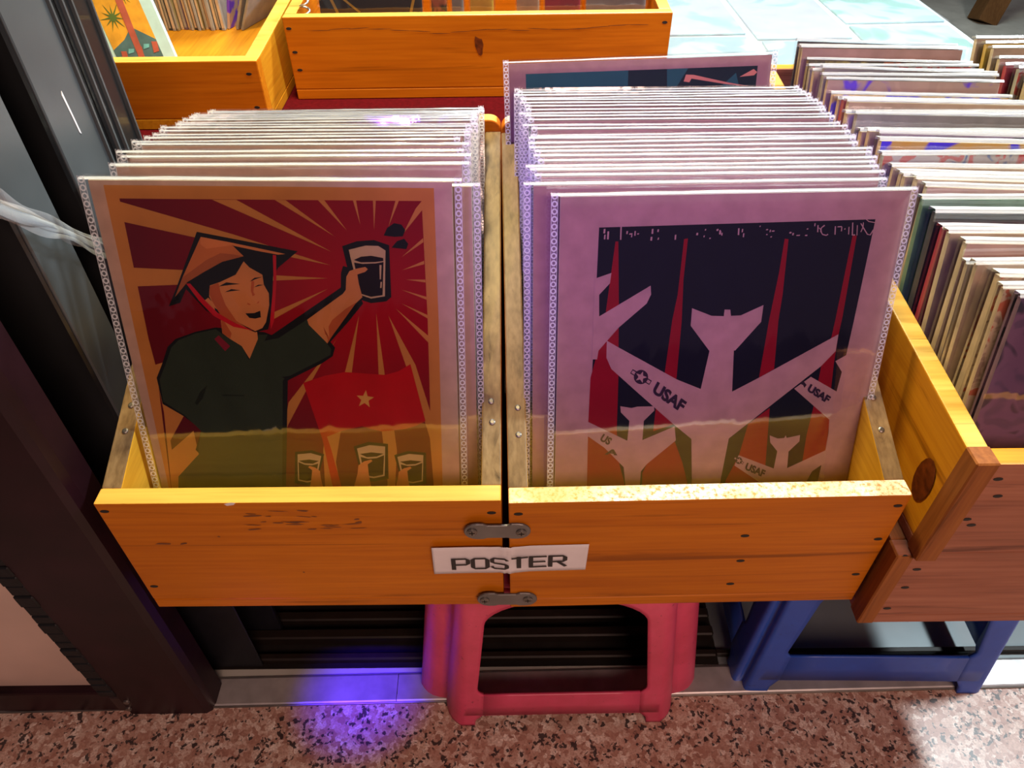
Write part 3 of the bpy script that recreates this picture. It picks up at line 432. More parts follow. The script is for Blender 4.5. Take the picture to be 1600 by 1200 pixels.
# stretch wrap tied round the leaves
def wrap_strap():
    t = thing('plastic_wrap', 'twisted clear plastic wrap tied across the black door leaves', 'plastic wrap')
    A = Vector((-0.352, 0.4455, 0.672)); B = Vector((-0.352, 0.585, 0.528))
    random.seed(11)
    for k in range(4):
        bm = bmesh.new(); n = 26; prev = None
        ph = random.uniform(0, 6); wd = random.uniform(0.004, 0.009); off = (k - 1.5) * 0.0035
        for i in range(n + 1):
            u = i / n; p = A.lerp(B, u)
            tw = math.sin(u * 3 + ph) * 0.5
            pinch = 0.6 + 0.5 * abs(u - 0.5) + 0.15 * math.sin(u * 17 + ph)
            n1 = Vector((0, 0.72, 0.70)); n2 = Vector((1, 0, 0))
            c = p + n1 * (off * pinch + 0.0005 * math.sin(u * 23 + ph)) + n2 * (0.0012 * math.sin(u * 9 + ph))
            e = (n1 * math.cos(tw) + n2 * math.sin(tw)) * wd * pinch
            a, b, m = bm.verts.new(c - e), bm.verts.new(c + e), bm.verts.new(c + n2 * 0.002)
            if prev:
                bm.faces.new((prev[0], a, m, prev[2])); bm.faces.new((prev[2], m, b, prev[1]))
            prev = (a, b, m)
        link('strand', finish(bm, 'strand', WRAP, True), t)
wrap_strap()

# ------------------------------------------------------------------ crates
def nails(parent, pts, r=0.0026):
    for x, y, z in pts:
        bm = bmesh.new(); n = 10
        vs = [bm.verts.new((x + r * 1.5 * math.cos(a), y - 0.0004, z + r * 0.75 * math.sin(a))) for a in [i * 2 * math.pi / n for i in range(n)]]
        bk = [bm.verts.new((v.co.x, y + 0.0010, v.co.z)) for v in vs]
        bm.faces.new(vs)
        for i in range(n): bm.faces.new((vs[i], bk[i], bk[(i + 1) % n], vs[(i + 1) % n]))
        bmesh.ops.recalc_face_normals(bm, faces=bm.faces[:])
        link('nail_head', finish(bm, 'nail_head', NAIL), parent)

def screws_on(parent, pts, normal, r=0.0027):
    nrm = Vector(normal).normalized()
    for p in pts:
        bm = bmesh.new(); p = Vector(p)
        add_tube(bm, [p - nrm * 0.001, p + nrm * 0.0006, p + nrm * 0.0012], [r, r, r * 0.6], 12)
        link('screw', finish(bm, 'screw', STEEL), parent)

def mark_rim(me, zmin, mi=1):
    for p in me.polygons:
        if p.normal.z > 0.75 and p.center.z > zmin: p.material_index = mi

def crate(label, loc, yaw, W, D, side, hf, hb, t=0.017, tb=0.0145, mats=None, nl=(), sides=(0, 1), rounded=False, floor_mat=None, inner=None):
    """side: outline of the side panel's top edge as (y, z) pairs from front to back"""
    mx, my, rimx, rimy = mats
    c = thing('wooden_crate', label, 'crate', loc, R_(yaw))
    bm = bmesh.new(); add_box(bm, 0, W, 0, D, 0, tb); bevel(bm, 0.001); link('bottom_panel', finish(bm, 'bottom_panel', floor_mat or mx), c)
    bm = bmesh.new(); add_box(bm, 0, W, 0, t, tb + 0.0003, hf); bevel(bm, 0.0016, 2)
    me = finish(bm, 'front_panel', [mx, rimx]); mark_rim(me, hf - 0.004)
    if inner:
        me.materials.append(inner[0])
        for p in me.polygons:
            if p.normal.y > 0.8: p.material_index = 2
    fp = link('front_panel', me, c)
    bm = bmesh.new()
    if rounded:
        r = 0.012; out = [(0, tb), (W, tb)]
        out += [(W - r + r * math.cos(a), hb - r + r * math.sin(a)) for a in [i * math.pi / 10 for i in range(6)]]
        out += [(r - r * math.sin(a), hb - r + r * math.cos(a)) for a in [i * math.pi / 10 for i in range(6)]]
        add_prism(bm, out, 'y', D - t, D)
    else: add_box(bm, 0, W, D - t, D, tb, hb)
    bevel(bm, 0.001)
    me = finish(bm, 'back_panel', [mx, rimx]); mark_rim(me, hb - 0.004); link('back_panel', me, c)
    sp = []
    for k in sides:
        x0 = 0 if k == 0 else W - t
        bm = bmesh.new()
        out = [(t + 0.0003, tb + 0.0003), (D - t - 0.0003, tb + 0.0003)] + [(y, z) for y, z in reversed(side)]
        add_prism(bm, out, 'x', x0, x0 + t); bevel(bm, 0.0014, 2)
        me = finish(bm, 'side_panel', [my, rimy])
        for p in me.polygons:
            if p.normal.z > 0.6: p.material_index = 1
        if inner:
            me.materials.append(inner[1])
            for p in me.polygons:
                if (p.normal.x if k == 0 else -p.normal.x) > 0.8: p.material_index = 2
        sp.append(link('side_panel', me, c))
    nails(fp, nl)
    return c, sp

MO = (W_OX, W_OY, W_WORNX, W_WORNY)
HB = 0.320
def slope(D, hf, hb, t=0.017): return [(t + 0.0003, hf - 0.001), (D - t - 0.0003, hb - 0.012)]
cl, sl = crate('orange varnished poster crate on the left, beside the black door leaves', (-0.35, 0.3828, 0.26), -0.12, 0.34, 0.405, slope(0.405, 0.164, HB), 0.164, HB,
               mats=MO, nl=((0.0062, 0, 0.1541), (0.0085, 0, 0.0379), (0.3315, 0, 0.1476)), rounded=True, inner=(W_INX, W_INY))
cr, sr = crate('orange varnished poster crate on the right, with lamp glints painted on its rim', (-0.004, 0.3787, 0.26), 0.72, 0.3366, 0.405, slope(0.405, 0.1645, HB), 0.1645, HB,
               mats=(W_OX, W_OY, W_GLINT, W_WORNY), nl=((0.0082, 0, 0.1499), (0.3289, 0, 0.1505), (0.328, 0, 0.1026), (0.3256, 0, 0.0462), (0.2074, 0, 0.1117), (0.2114, 0, 0.0728), (0.2095, 0, 0.0342)), rounded=True, inner=(W_INX, W_INY))
def blotch(name, parent, spots, y, mat, seed=1):
    rr = random.Random(seed); bm = bmesh.new()
    for x, z, a, c, tilt in spots:
        n = 12; vs = []
        for i in range(n):
            q = i * 2 * math.pi / n; r = rr.uniform(0.75, 1.2)
            dx, dz = a * r * math.cos(q), c * r * math.sin(q)
            vs.append(bm.verts.new((x + dx * math.cos(tilt) - dz * math.sin(tilt), y, z + dx * math.sin(tilt) + dz * math.cos(tilt))))
        bm.faces.new(vs)
    o = link(name, finish(bm, name, mat), parent)
    if len(spots) > 1: o['kind'] = 'stuff'
STAIN = plain('dark_varnish_stain', (0.16, 0.045, 0.006, 1), 0.5); KNOT = plain('pine_knot', (0.14, 0.030, 0.004, 1), 0.4, 0, 0.3, 120)
def front_of(c): return [o for o in c.children if o.name.startswith('front_panel')][0]
rr = random.Random(12)
blotch('stain', front_of(cl), [(0.125 + rr.uniform(0, 0.10), 0.142 + rr.uniform(-0.016, 0.012), rr.uniform(0.002, 0.009), rr.uniform(0.0004, 0.0011), rr.uniform(-0.15, 0.15)) for _ in range(26)], -0.0003, STAIN)
for kn in [(0.040, 0.107, 0.008, 0.0014, 0), (0.058, 0.107, 0.004, 0.0012, 0.3), (0.092, 0.117, 0.0014, 0.001, 0), (0.155, 0.060, 0.0012, 0.001, 0)]: blotch('knot', front_of(cl), [kn], -0.0003, STAIN, 3)
blotch('paint_chip', front_of(cl), [(0.114, 0.1628, 0.0050, 0.0016, 0.2)], -0.0004, PAPER_W, 5)
SN = (0, -0.36, 1)
def zs(y): return 0.163 + (y - 0.017) * (HB - 0.012 - 0.163) / (0.405 - 0.034) + 0.0002
screws_on(sl[1], [(0.331, 0.0897, zs(0.0897)), (0.332, 0.071, zs(0.071))], SN)
screws_on(sl[0], [(0.009, 0.066, zs(0.066)), (0.009, 0.089, zs(0.089))], SN)
screws_on(sr[0], [(0.010, 0.086, zs(0.086)), (0.010, 0.062, zs(0.062))], SN)
screws_on(sr[1], [(0.328, 0.060, zs(0.060)), (0.328, 0.089, zs(0.089))], SN)

# right: wide card crate on a lower crate
def big_crates():
    low, _ = crate('dark red wooden crate under the card crate, standing on the blue stool', (0.338, 0.368, 0.2425), 0.0, 0.263, 0.62, [(0.0173, 0.116), (0.6027, 0.116)], 0.116, 0.116,
                   mats=(W_RX, W_RY, W_RX, W_RY), nl=((0.006, 0, 0.114), (0.024, 0, 0.094), (0.024, 0, 0.064), (0.004, 0, 0.049), (0.020, 0, 0.027)))
    up, sp = crate('long wooden crate packed with sleeved cards at the right edge', (0.351, 0.362, 0.3590), 0.0, 0.250, 0.69, [(0.0003, 0.1255), (0.672, 0.172)], 0.128, 0.174,
                   mats=(W_RX, W_YY, W_YX, W_WORNX), tb=0.012, nl=((0.022, 0, 0.111), (0.031, 0, 0.090), (0.019, 0, 0.060), (0.026, 0, 0.052)))
    crate('tall wooden bin behind, holding the second column of cards', (0.604, 0.70, 0.0), 0.0, 0.245, 0.36, [(0.0103, 0.50), (0.349, 0.50)], 0.50, 0.50, t=0.010, tb=0.370, mats=(W_RX, W_YY, W_YX, W_WORNX))
    bm = bmesh.new(); n = 16; out = [bm.verts.new((-0.0008, 0.040 + 0.013 * math.cos(a), 0.062 + 0.024 * math.sin(a))) for a in [i * 2 * math.pi / n for i in range(n)]]
    bm.faces.new(out[::-1]); link('knot', finish(bm, 'knot', KNOT), sp[0])
    # the left board runs through to the front, its end grain showing
    bm = bmesh.new(); add_box(bm, -0.002, 0.0165, -0.0012, 0.018, 0.0005, 0.1295); bevel(bm, 0.0012)
    link('board_end', finish(bm, 'board_end', W_END), up)
    bm = bmesh.new(); add_box(bm, -0.0015, 0.0145, -0.0012, 0.018, 0.0005, 0.1155); bevel(bm, 0.0012)
    link('board_end', finish(bm, 'board_end', W_END), low)
big_crates()

# rear crates on the red table
MB_ = (W_YX, W_YY, W_WORNX, W_WORNX)
crate('rear wooden crate holding discs and a framed palm print', (-0.78, 1.0, 0.4715), 0.0, 0.449, 0.62, [(0.0173, 0.092), (0.603, 0.125)], 0.092, 0.13, mats=(W_OX, W_YY, W_WORNX, W_WORNX),
      nl=((0.435, 0, 0.075), (0.435, 0, 0.03)), floor_mat=W_YY, t=0.020)
lr, _ = crate('long rear wooden crate with cracked knotty front board', (-0.315, 1.1, 0.4715), 0.4, 0.545, 0.34, [(0.0173, 0.115), (0.322, 0.128)], 0.115, 0.13, mats=(W_OX, W_OY, W_WORNX, W_WORNX),
      nl=((0.007, 0, 0.100), (0.009, 0, 0.068), (0.011, 0, 0.043), (0.535, 0, 0.102)))

blotch('knot', front_of(lr), [(0.273, 0.074, 0.0055, 0.014, 0.15)], -0.0004, KNOT, 2)
blotch('crack', front_of(lr), [(0.05 + 0.028 * i, 0.097 + 0.0025 * math.sin(i * 0.9) - (0.004 if 5 < i < 11 else 0), 0.016, 0.0005, 0.06 * math.sin(i)) for i in range(17)], -0.0004, STAIN, 8)
def table(name, label, x0, x1, y0, y1, z, topmat, cloth=None):
    t = thing(name, label, 'table', ((x0 + x1) / 2, (y0 + y1) / 2, 0))
    hx, hy = (x1 - x0) / 2, (y1 - y0) / 2
    part_box('table_top', t, topmat, -hx, hx, -hy, hy, z - 0.02, z - (0.0015 if cloth else 0), 0.002)
    for sx in (-1, 1):
        for sy in (-1, 1):
            part_box('leg', t, BLACKM, sx * (hx - 0.05) - 0.015, sx * (hx - 0.05) + 0.015, sy * (hy - 0.05) - 0.015, sy * (hy - 0.05) + 0.015, 0, z - 0.02, 0.002)
    if cloth:
        bm = bmesh.new(); n = 40; y = -hy - 0.003
        top = [bm.verts.new((-hx + 2 * hx * i / n, y, z)) for i in range(n + 1)]
        bot = [bm.verts.new((-hx + 2 * hx * i / n, y - 0.006 + 0.006 * math.sin(i * 1.3), z - 0.22)) for i in range(n + 1)]
        bk = [bm.verts.new((-hx + 2 * hx * i / n, hy, z)) for i in range(n + 1)]
        for i in range(n):
            bm.faces.new((bot[i], bot[i + 1], top[i + 1], top[i])); bm.faces.new((top[i], top[i + 1], bk[i + 1], bk[i]))
        link('cloth', finish(bm, 'cloth', cloth), t)
    return t
table('display_table', 'table under a dark red cloth carrying the rear crates', -1.0, 0.245, 0.86, 1.75, 0.471, W_OX, REDCLOTH)
table('white_table', 'white table covered with flat plastic wrapped prints', 0.255, 0.80, 1.075, 2.0, 0.471, WHITETOP)

# ------------------------------------------------------------------ stools
def stool(label, loc, yaw, base, top, H, mat, foot, open_top, fh=0.018, bar=0.068, deep=1.0, corner=0.30):
    t = thing('plastic_stool', label, 'stool', loc, R_(yaw))
    hb_, ht = base / 2, top / 2
    def half(z): return hb_ + (ht - hb_) * (z / H)
    def aw(z):   # half-width of the opening as fraction of the flat side
        if z < fh: e = max(0, (z - fh + 0.014) / 0.014); return foot - 0.05 * e * e
        if z < bar: return 0.0
        e = max(0, 1 - (z - bar) / 0.012); a = foot + (open_top - foot) * (z - bar) / (H - bar) - 0.05 * e * e
        z1, z2 = H - 0.060, H - 0.020
        if z > z1:
            q = min(1, (z - z1) / (z2 - z1)); a *= math.sqrt(max(0, 1 - q * q))
        return a
    zsamp = [0, 0.004, 0.008, 0.012, fh - 0.0005, fh, (fh + bar) / 2, bar - 0.0005, bar, bar + 0.003, bar + 0.007, bar + 0.012]
    z = bar + 0.03
    while z < H - 0.062: zsamp.append(z); z += 0.025
    zsamp += [H - 0.060 + 0.040 * q for q in (0, .15, .3, .45, .6, .72, .82, .9, .96, 1.0)] + [H - 0.008, H - 0.003]
    def pt(side, u, z):
        """u in -1..1 along a side; past 1-corner the wall curves round the corner"""
        s = half(z); lim = 1 - corner
        fl = 0.0
        if abs(u) <= lim: x, y = u * s, -s * 1.0
        else:
            q = (abs(u) - lim) / corner                     # 0..1 to the corner's middle
            r = corner * s * 1.6; a = min(1, q * 1.0) * math.pi / 4
            c0 = s - corner * s
            ex, ey = s - 0.63 * corner * s, -(s - 0.63 * corner * s)          # middle of the chamfered corner
            bow = math.sin(q * math.pi) * 0.004
            x = math.copysign(c0 + (ex - c0) * q + bow, u); y = -s + (ey + s) * q - bow
        if z > H - 0.004: x *= 0.985; y *= 0.985
        for _ in range(side): x, y = -y, x
        return Vector((x, y * deep, z))
    groups = {}
    def quad(key, pts):
        groups.setdefault(key, []).append(pts)
    NC = 9
    for side in range(4):
        for zi in range(len(zsamp) - 1):
            za, zb = zsamp[zi], zsamp[zi + 1]
            zm = (za + zb) / 2
            aa, ab = aw(za), aw(zb)
            barrow = fh - 0.0001 <= za and zb <= bar + 0.0001 and aw(zm) == 0.0
            if barrow: aa = ab = foot - 0.05
            for sg in (-1, 1):
                for k in range(NC):
                    def uu(a, k): 
                        f = k / NC
                        if k <= 4: return a + (1 - corner - a) * k / 4
                        return 1 - corner + corner * (k - 4) / (NC - 4)
                    P = [pt(side, sg * uu(aa, k), za), pt(side, sg * uu(aa, k + 1), za), pt(side, sg * uu(ab, k + 1), zb), pt(side, sg * uu(ab, k), zb)]
                    if sg < 0: P = P[::-1]
                    leg = (side + (1 if sg > 0 else 0)) % 4
                    quad(('seat', 0) if za >= H - 0.022 else ('leg', leg), P)
            if barrow:
                for k in range(6):
                    ft = foot - 0.05; u0, u1 = -ft + 2 * ft * k / 6, -ft + 2 * ft * (k + 1) / 6
                    sag = lambda u: 0.006 * (u / foot) ** 2
                    quad(('crossbar', side), [pt(side, u0, za), pt(side, u1, za), pt(side, u1, zb), pt(side, u0, zb)])
    for (nm, k), qs in groups.items():
        bm = bmesh.new()
        for P in qs:
            try: bm.faces.new([bm.verts.new(p) for p in P])
            except ValueError: pass
        if nm == 'seat':
            ring = [pt(sd, u, H - 0.0031) for sd in range(4) for u in [i / 12 for i in range(-12, 12)]]
            inner = [Vector((p.x * 0.5, p.y * 0.5, H)) for p in ring]
            rim = [Vector((p.x * 0.97, p.y * 0.97, H)) for p in ring]
            n = len(ring)
            rv = [bm.verts.new(p) for p in ring]; mv = [bm.verts.new(p) for p in rim]; iv = [bm.verts.new(p) for p in inner]
            for i in range(n):
                j = (i + 1) % n
                bm.faces.new((rv[i], rv[j], mv[j], mv[i])); bm.faces.new((mv[i], mv[j], iv[j], iv[i]))
            bm.faces.new(iv)
        bmesh.ops.remove_doubles(bm, verts=bm.verts[:], dist=0.0004)
        o = link(nm, finish(bm, nm, mat, True), t)
        md = o.modifiers.new('wall', 'SOLIDIFY'); md.thickness = 0.004; md.offset = -1
    return t
stool('pink plastic stool under the two joined poster crates', (0.053, 0.372 + 0.1725, 0), 0.5, 0.345, 0.288, 0.2595, PINK, 0.60, 0.56, 0.022, 0.064)
stool('blue plastic stool under the dark red crate at right', (0.4345, 0.405 + 0.160, 0), -1.0, 0.318, 0.275, 0.2420, BLUE, 0.74, 0.64, 0.028, 0.078, corner=0.13)

# ------------------------------------------------------------------ joining plates and label
def plate(label, x0, x1, z0, z1, scr, y):
    t = thing('joining_plate', label, 'bracket', ((x0 + x1) / 2, y, (z0 + z1) / 2))
    L, Hh = (x1 - x0) / 2, (z1 - z0) / 2
    out = []
    for i in range(9):
        a = -math.pi / 2 + i * math.pi / 8; out.append((L - Hh + Hh * math.cos(a), Hh * math.sin(a)))
    out += [(L * 0.42, Hh), (L * 0.30, Hh * 0.80), (-L * 0.30, Hh * 0.80), (-L * 0.42, Hh)]
    for i in range(9):
        a = math.pi / 2 + i * math.pi / 8; out.append((-L + Hh + Hh * math.cos(a), Hh * math.sin(a)))
    out += [(-L * 0.42, -Hh), (-L * 0.30, -Hh * 0.86), (L * 0.30, -Hh * 0.86), (L * 0.42, -Hh)]
    bm = bmesh.new(); add_prism(bm, out, 'y', -0.0022, 0.0)
    bevel(bm, 0.0005); link('plate', finish(bm, 'plate', ZINC), t)
    for sx, sz in scr:
        x, z = sx - (x0 + x1) / 2, sz - (z0 + z1) / 2
        bm = bmesh.new(); add_tube(bm, [(x, -0.002, z), (x, -0.0032, z), (x, -0.0042, z)], [0.0046, 0.0046, 0.0030], 14)
        s = link('screw', finish(bm, 'screw', STEEL, False), t)
        bm = bmesh.new()
        add_box(bm, x - 0.0026, x + 0.0026, -0.0045, -0.0040, z - 0.0005, z + 0.0005); add_box(bm, x - 0.0005, x + 0.0005, -0.0045, -0.0040, z - 0.0026, z + 0.0026)
        link('screw_slot', finish(bm, 'screw_slot', NAIL), s)
plate('grey metal joining plate just above the paper label', -0.0427, 0.0148, 0.3775, 0.3985, ((-0.0356, 0.3889), (0.0067, 0.3873)), 0.3785)
plate('grey metal joining plate at the bottom edge of the crates', -0.0355, 0.0220, 0.2668, 0.2888, ((-0.0284, 0.2780), (0.0130, 0.2788)), 0.3785)

def text_mesh(s, bold=0.0):
    cu = bpy.data.curves.new('lettering', 'FONT'); cu.body = s; cu.offset = bold; cu.resolution_u = 4; cu.fill_mode = 'FRONT'
    o = bpy.data.objects.new('lettering', cu); COL.objects.link(o)
    bpy.context.view_layer.update()
    me = bpy.data.meshes.new_from_object(o)
    bpy.data.objects.remove(o); bpy.data.curves.remove(cu)
    xs = [v.co.x for v in me.vertices]; ys = [v.co.y for v in me.vertices]
    return me, min(xs), max(xs), min(ys), max(ys)

def sticker():
    t = thing('paper_label', 'white paper label reading POSTER stuck across both crates', 'label', (-0.35, 0.3790, 0))
    TL, TR, BR, BL = (0.2772, 0.3628), (0.4165, 0.3661), (0.4155, 0.3262), (0.2765, 0.3215)
    bm = bmesh.new(); nx, nz = 60, 8; g = []
    random.seed(5)
    def yoff(x):
        d = abs(x - 0.344); return -0.0012 - 0.0016 * math.exp(-(d / 0.004) ** 2) * (1 + 0.6 * math.sin(x * 800)) - 0.0005 * math.exp(-(d / 0.02) ** 2)
    for i in range(nx + 1):
        u = i / nx; col = []
        for k in range(nz + 1):
            v = k / nz
            x = (TL[0] * (1 - u) + TR[0] * u) * v + (BL[0] * (1 - u) + BR[0] * u) * (1 - v)
            z = (TL[1] * (1 - u) + TR[1] * u) * v + (BL[1] * (1 - u) + BR[1] * u) * (1 - v)
            if k in (0, nz): z += 0.0006 * math.sin(u * 31) * math.exp(-((u - 0.5) / 0.12) ** 2)
            col.append(bm.verts.new((x, yoff(x) + 0.0004 * math.sin(v * 7 + u * 9) * math.exp(-((u - 0.5) / 0.08) ** 2), z)))
        g.append(col)
    for i in range(nx):
        for k in range(nz): bm.faces.new((g[i][k], g[i + 1][k], g[i + 1][k + 1], g[i][k + 1]))
    o = link('paper', finish(bm, 'paper', PAPER_W, True), t)
    md = o.modifiers.new('thickness', 'SOLIDIFY'); md.thickness = 0.0003
    # squared wide capitals, drawn as strokes
    G = {'P': [[(0, 0), (0, 1)], [(0, 1), (.85, 1), (1, .87), (1, .55), (.85, .42), (0, .42)]],
         'O': [[(.15, 0), (.85, 0), (1, .14), (1, .86), (.85, 1), (.15, 1), (0, .86), (0, .14), (.15, 0)]],
         'S': [[(1, .84), (.85, 1), (.15, 1), (0, .88), (0, .66), (.15, .54), (.85, .46), (1, .34), (1, .12), (.85, 0), (.15, 0), (0, .16)]],
         'T': [[(.06, 1), (1.05, 1)], [(.5, 0), (.5, 1)]],
         'E': [[(0, 0), (0, 1)], [(0, 1), (1, 1)], [(0, .5), (.92, .5)], [(0, 0), (1, 0)]],
         'R': [[(0, 0), (0, 1)], [(0, 1), (.85, 1), (1, .87), (1, .58), (.85, .45), (0, .45)], [(.5, .45), (1.02, 0)]]}
    bm = bmesh.new(); cw, gap, ch = 0.0132, 0.0043, 0.0158; hv, hh2 = 0.0020, 0.00115
    for n, letter in enumerate('POSTER'):
        ox = 0.2955 + n * (cw + gap)
        for line in G[letter]:
            pts = [Vector((ox + p[0] * cw, 0.3306 + p[1] * ch + 0.0400 * (ox + p[0] * cw - 0.2955))) for p in line]
            L_, R2 = [], []
            for k, p in enumerate(pts):
                d = (pts[min(k + 1, len(pts) - 1)] - pts[max(k - 1, 0)])
                if line[0] == line[-1] and k in (0, len(pts) - 1): d = pts[1] - pts[-2]
                d.normalize(); nn = Vector((-d.y * hv, d.x * hh2)) if abs(d.y) > 0.3 else Vector((-d.y * hh2, d.x * hh2))
                ext = d * (0.0010 if k == len(pts) - 1 and line[0] != line[-1] else -0.0010 if k == 0 and line[0] != line[-1] else 0)
                L_.append(p + nn + ext); R2.append(p - nn + ext)
            for k in range(len(pts) - 1):
                vs = [bm.verts.new((q.x, yoff(q.x) - 0.0011, q.y)) for q in (L_[k], R2[k], R2[k + 1], L_[k + 1])]
                bm.faces.new(vs)
    me = finish(bm, 'lettering', INK)
    link('lettering', me, t)
sticker()

# ------------------------------------------------------------------ posters
def art_mat(name, col, rough=0.55): return plain('print_' + name, col, rough, 0, 0.04, 40, spec=0.08)
def radial_red():
    t = NT('print_red'); tc = t.n('ShaderNodeTexCoord'); vm = t.n('ShaderNodeVectorMath', operation='DISTANCE')
    vm.inputs[1].default_value = (0.055, 0.0, 0.285); t.l(tc.outputs['Object'], vm.inputs[0])
    t.l(t.ramp(vm.outputs['Value'], [(0.03, (0.34, 0.002, 0.010, 1)), (0.10, (0.20, 0.0018, 0.010, 1)), (0.22, (0.075, 0.003, 0.010, 1))]), t.b.inputs['Base Color'])
    t.b.inputs['Roughness'].default_value = 0.55; t.b.inputs['Specular IOR Level'].default_value = 0.08
    return t.m
AM = {
 'tan': art_mat('tan', (0.50, 0.205, 0.048, 1)), 'red': radial_red(), 'flag': art_mat('flag', (0.45, 0.003, 0.010, 1)), 'star': art_mat('star', (0.62, 0.34, 0.09, 1)),
 'ink': art_mat('ink', (0.008, 0.008, 0.010, 1)), 'green': art_mat('green', (0.026, 0.038, 0.024, 1)), 'greend': art_mat('greend', (0.010, 0.014, 0.010, 1)),
 'collar': art_mat('collar', (0.22, 0.012, 0.03, 1)), 'skin': art_mat('skin', (0.56, 0.215, 0.072, 1)), 'skind': art_mat('skind', (0.42, 0.095, 0.030, 1)),
 'hat': art_mat('hat', (0.50, 0.15, 0.045, 1)), 'hatl': art_mat('hatl', (0.60, 0.20, 0.065, 1)), 'hatd': art_mat('hatd', (0.36, 0.10, 0.035, 1)),
 'strap': art_mat('strap', (0.50, 0.008, 0.022, 1)), 'glass': art_mat('glass', (0.52, 0.36, 0.19, 1)), 'beer': art_mat('beer', (0.010, 0.005, 0.009, 1)),
 'navy': art_mat('navy', (0.005, 0.0055, 0.014, 1)), 'crim': art_mat('crimson', (0.25, 0.0025, 0.014, 1)), 'paper': KRAFT_R, 'inkn': art_mat('inknavy', (0.03, 0.016, 0.03, 1)),
}
def pose_matrix(x, y, z, yaw, lean, roll):
    M = Matrix.Rotation(R_(yaw), 4, 'Z') @ Matrix.Rotation(R_(-lean), 4, 'X') @ Matrix.Rotation(R_(roll), 4, 'Y')
    M.translation = (x, y, z)
    return M

def print_mesh(name, art, texts=()):
    bm = bmesh.new(); slots = []; mats = []
    def mi(k):
        if k not in slots: slots.append(k); mats.append(AM[k])
        return slots.index(k)
    for i, (k, pts) in enumerate(art):
        y = -0.0002 - 0.000011 * i
        vs = [bm.verts.new((p[0] / 1000, y, p[1] / 1000)) for p in pts]
        try: f = bm.faces.new(vs)
        except ValueError: continue
        f.material_index = mi(k)
        f.normal_update()
        if f.normal.y > 0: f.normal_flip()
    bmesh.ops.triangulate(bm, faces=bm.faces[:], ngon_method='EAR_CLIP')
    y = -0.0002 - 0.000011 * (len(art) + 2)
    for s, p0, p1, p2 in texts:
        me, x0, x1, y0, y1 = text_mesh(s, 0.045)
        vs = []
        for v in me.vertices:
            u = (v.co.x - x0) / (x1 - x0); q = (v.co.y - y0) / (y1 - y0)
            vs.append(bm.verts.new(((p0[0] + u * (p1[0] - p0[0]) + q * (p2[0] - p0[0])) / 1000, y, (p0[1] + u * (p1[1] - p0[1]) + q * (p2[1] - p0[1])) / 1000)))
        for p in me.polygons:
            f = bm.faces.new([vs[i] for i in p.vertices]); f.material_index = mi('inkn')
        bpy.data.meshes.remove(me)
    return finish(bm, name, mats)

SHARED = {}
def board_mesh(key, w, h, t, face, edge):
    if key not in SHARED:
        bm = bmesh.new(); add_box(bm, -w / 2, w / 2, 0, t, 0, h)
        me = finish(bm, 'board', [face, edge])
        for p in me.polygons:
            if abs(p.normal.y) < 0.5: p.material_index = 1
        SHARED[key] = me
    return SHARED[key]
def sleeve_mesh(key, w, h, t, ml, mr, fine=False):
    if key not in SHARED:
        bm = bmesh.new(); x0, x1, z0, z1 = -w / 2 - ml, w / 2 + mr, -0.001, h + 0.004
        nx, nz = (24, 30) if fine else (1, 1)
        yf, yb = -0.0022, t + 0.0016
        g = [[bm.verts.new((x0 + (x1 - x0) * i / nx, yf - (0.0006 * math.sin(i * 1.9 + k * 0.35) * math.sin(math.pi * i / nx) * math.sin(math.pi * k / nz) if fine else 0), z0 + (z1 - z0) * k / nz)) for k in range(nz + 1)] for i in range(nx + 1)]
        for i in range(nx):
            for k in range(nz): bm.faces.new((g[i][k], g[i + 1][k], g[i + 1][k + 1], g[i][k + 1]))
        a, b, c, d = [bm.verts.new(p) for p in ((x0, yb, z0), (x1, yb, z0), (x1, yb, z1), (x0, yb, z1))]
        bm.faces.new((b, a, d, c)).material_index = 1
        SHARED[key] = finish(bm, 'sleeve', [FILM, FILM_B], fine)
    return SHARED[key]
def seam_mesh(key, x0, x1, h, y):
    if key not in SHARED:
        bm = bmesh.new(); uv = bm.loops.layers.uv.new('UVMap')
        z0, z1 = 0.0, h + 0.004
        vs = [bm.verts.new(p) for p in ((x0, y, z0), (x1, y, z0), (x1, y, z1), (x0, y, z1))]
        f = bm.faces.new(vs)
        for lp, c in zip(f.loops, ((0, 0), (1, 0), (1, 1), (0, 1))): lp[uv].uv = c
        SHARED[key] = finish(bm, 'seam', SEAM)
    return SHARED[key]
def fold_mesh(key, w, h, t, ml, mr, ht=0.0014):
    if key not in SHARED:
        bm = bmesh.new(); rr = random.Random(len(SHARED)); n = 14
        x0, x1 = -w / 2 - ml, w / 2 + mr
        rows = []
        for i in range(n + 1):
            x = x0 + (x1 - x0) * i / n; dz = rr.uniform(-0.0002, 0.0003); dy = rr.uniform(-0.0002, 0.0002)
            rows.append([bm.verts.new(p) for p in ((x, -0.0024 + dy, h + 0.001), (x, -0.0008 + dy, h + 0.001 + ht + dz), (x, t + 0.0010 + dy, h + 0.001 + ht + dz), (x, t + 0.0020 + dy, h + 0.001))])
        for a, b in zip(rows, rows[1:]):
            for k in range(3): bm.faces.new((a[k], b[k], b[k + 1], a[k + 1]))
        SHARED[key] = finish(bm, 'top_fold', FOLD)
    return SHARED[key]

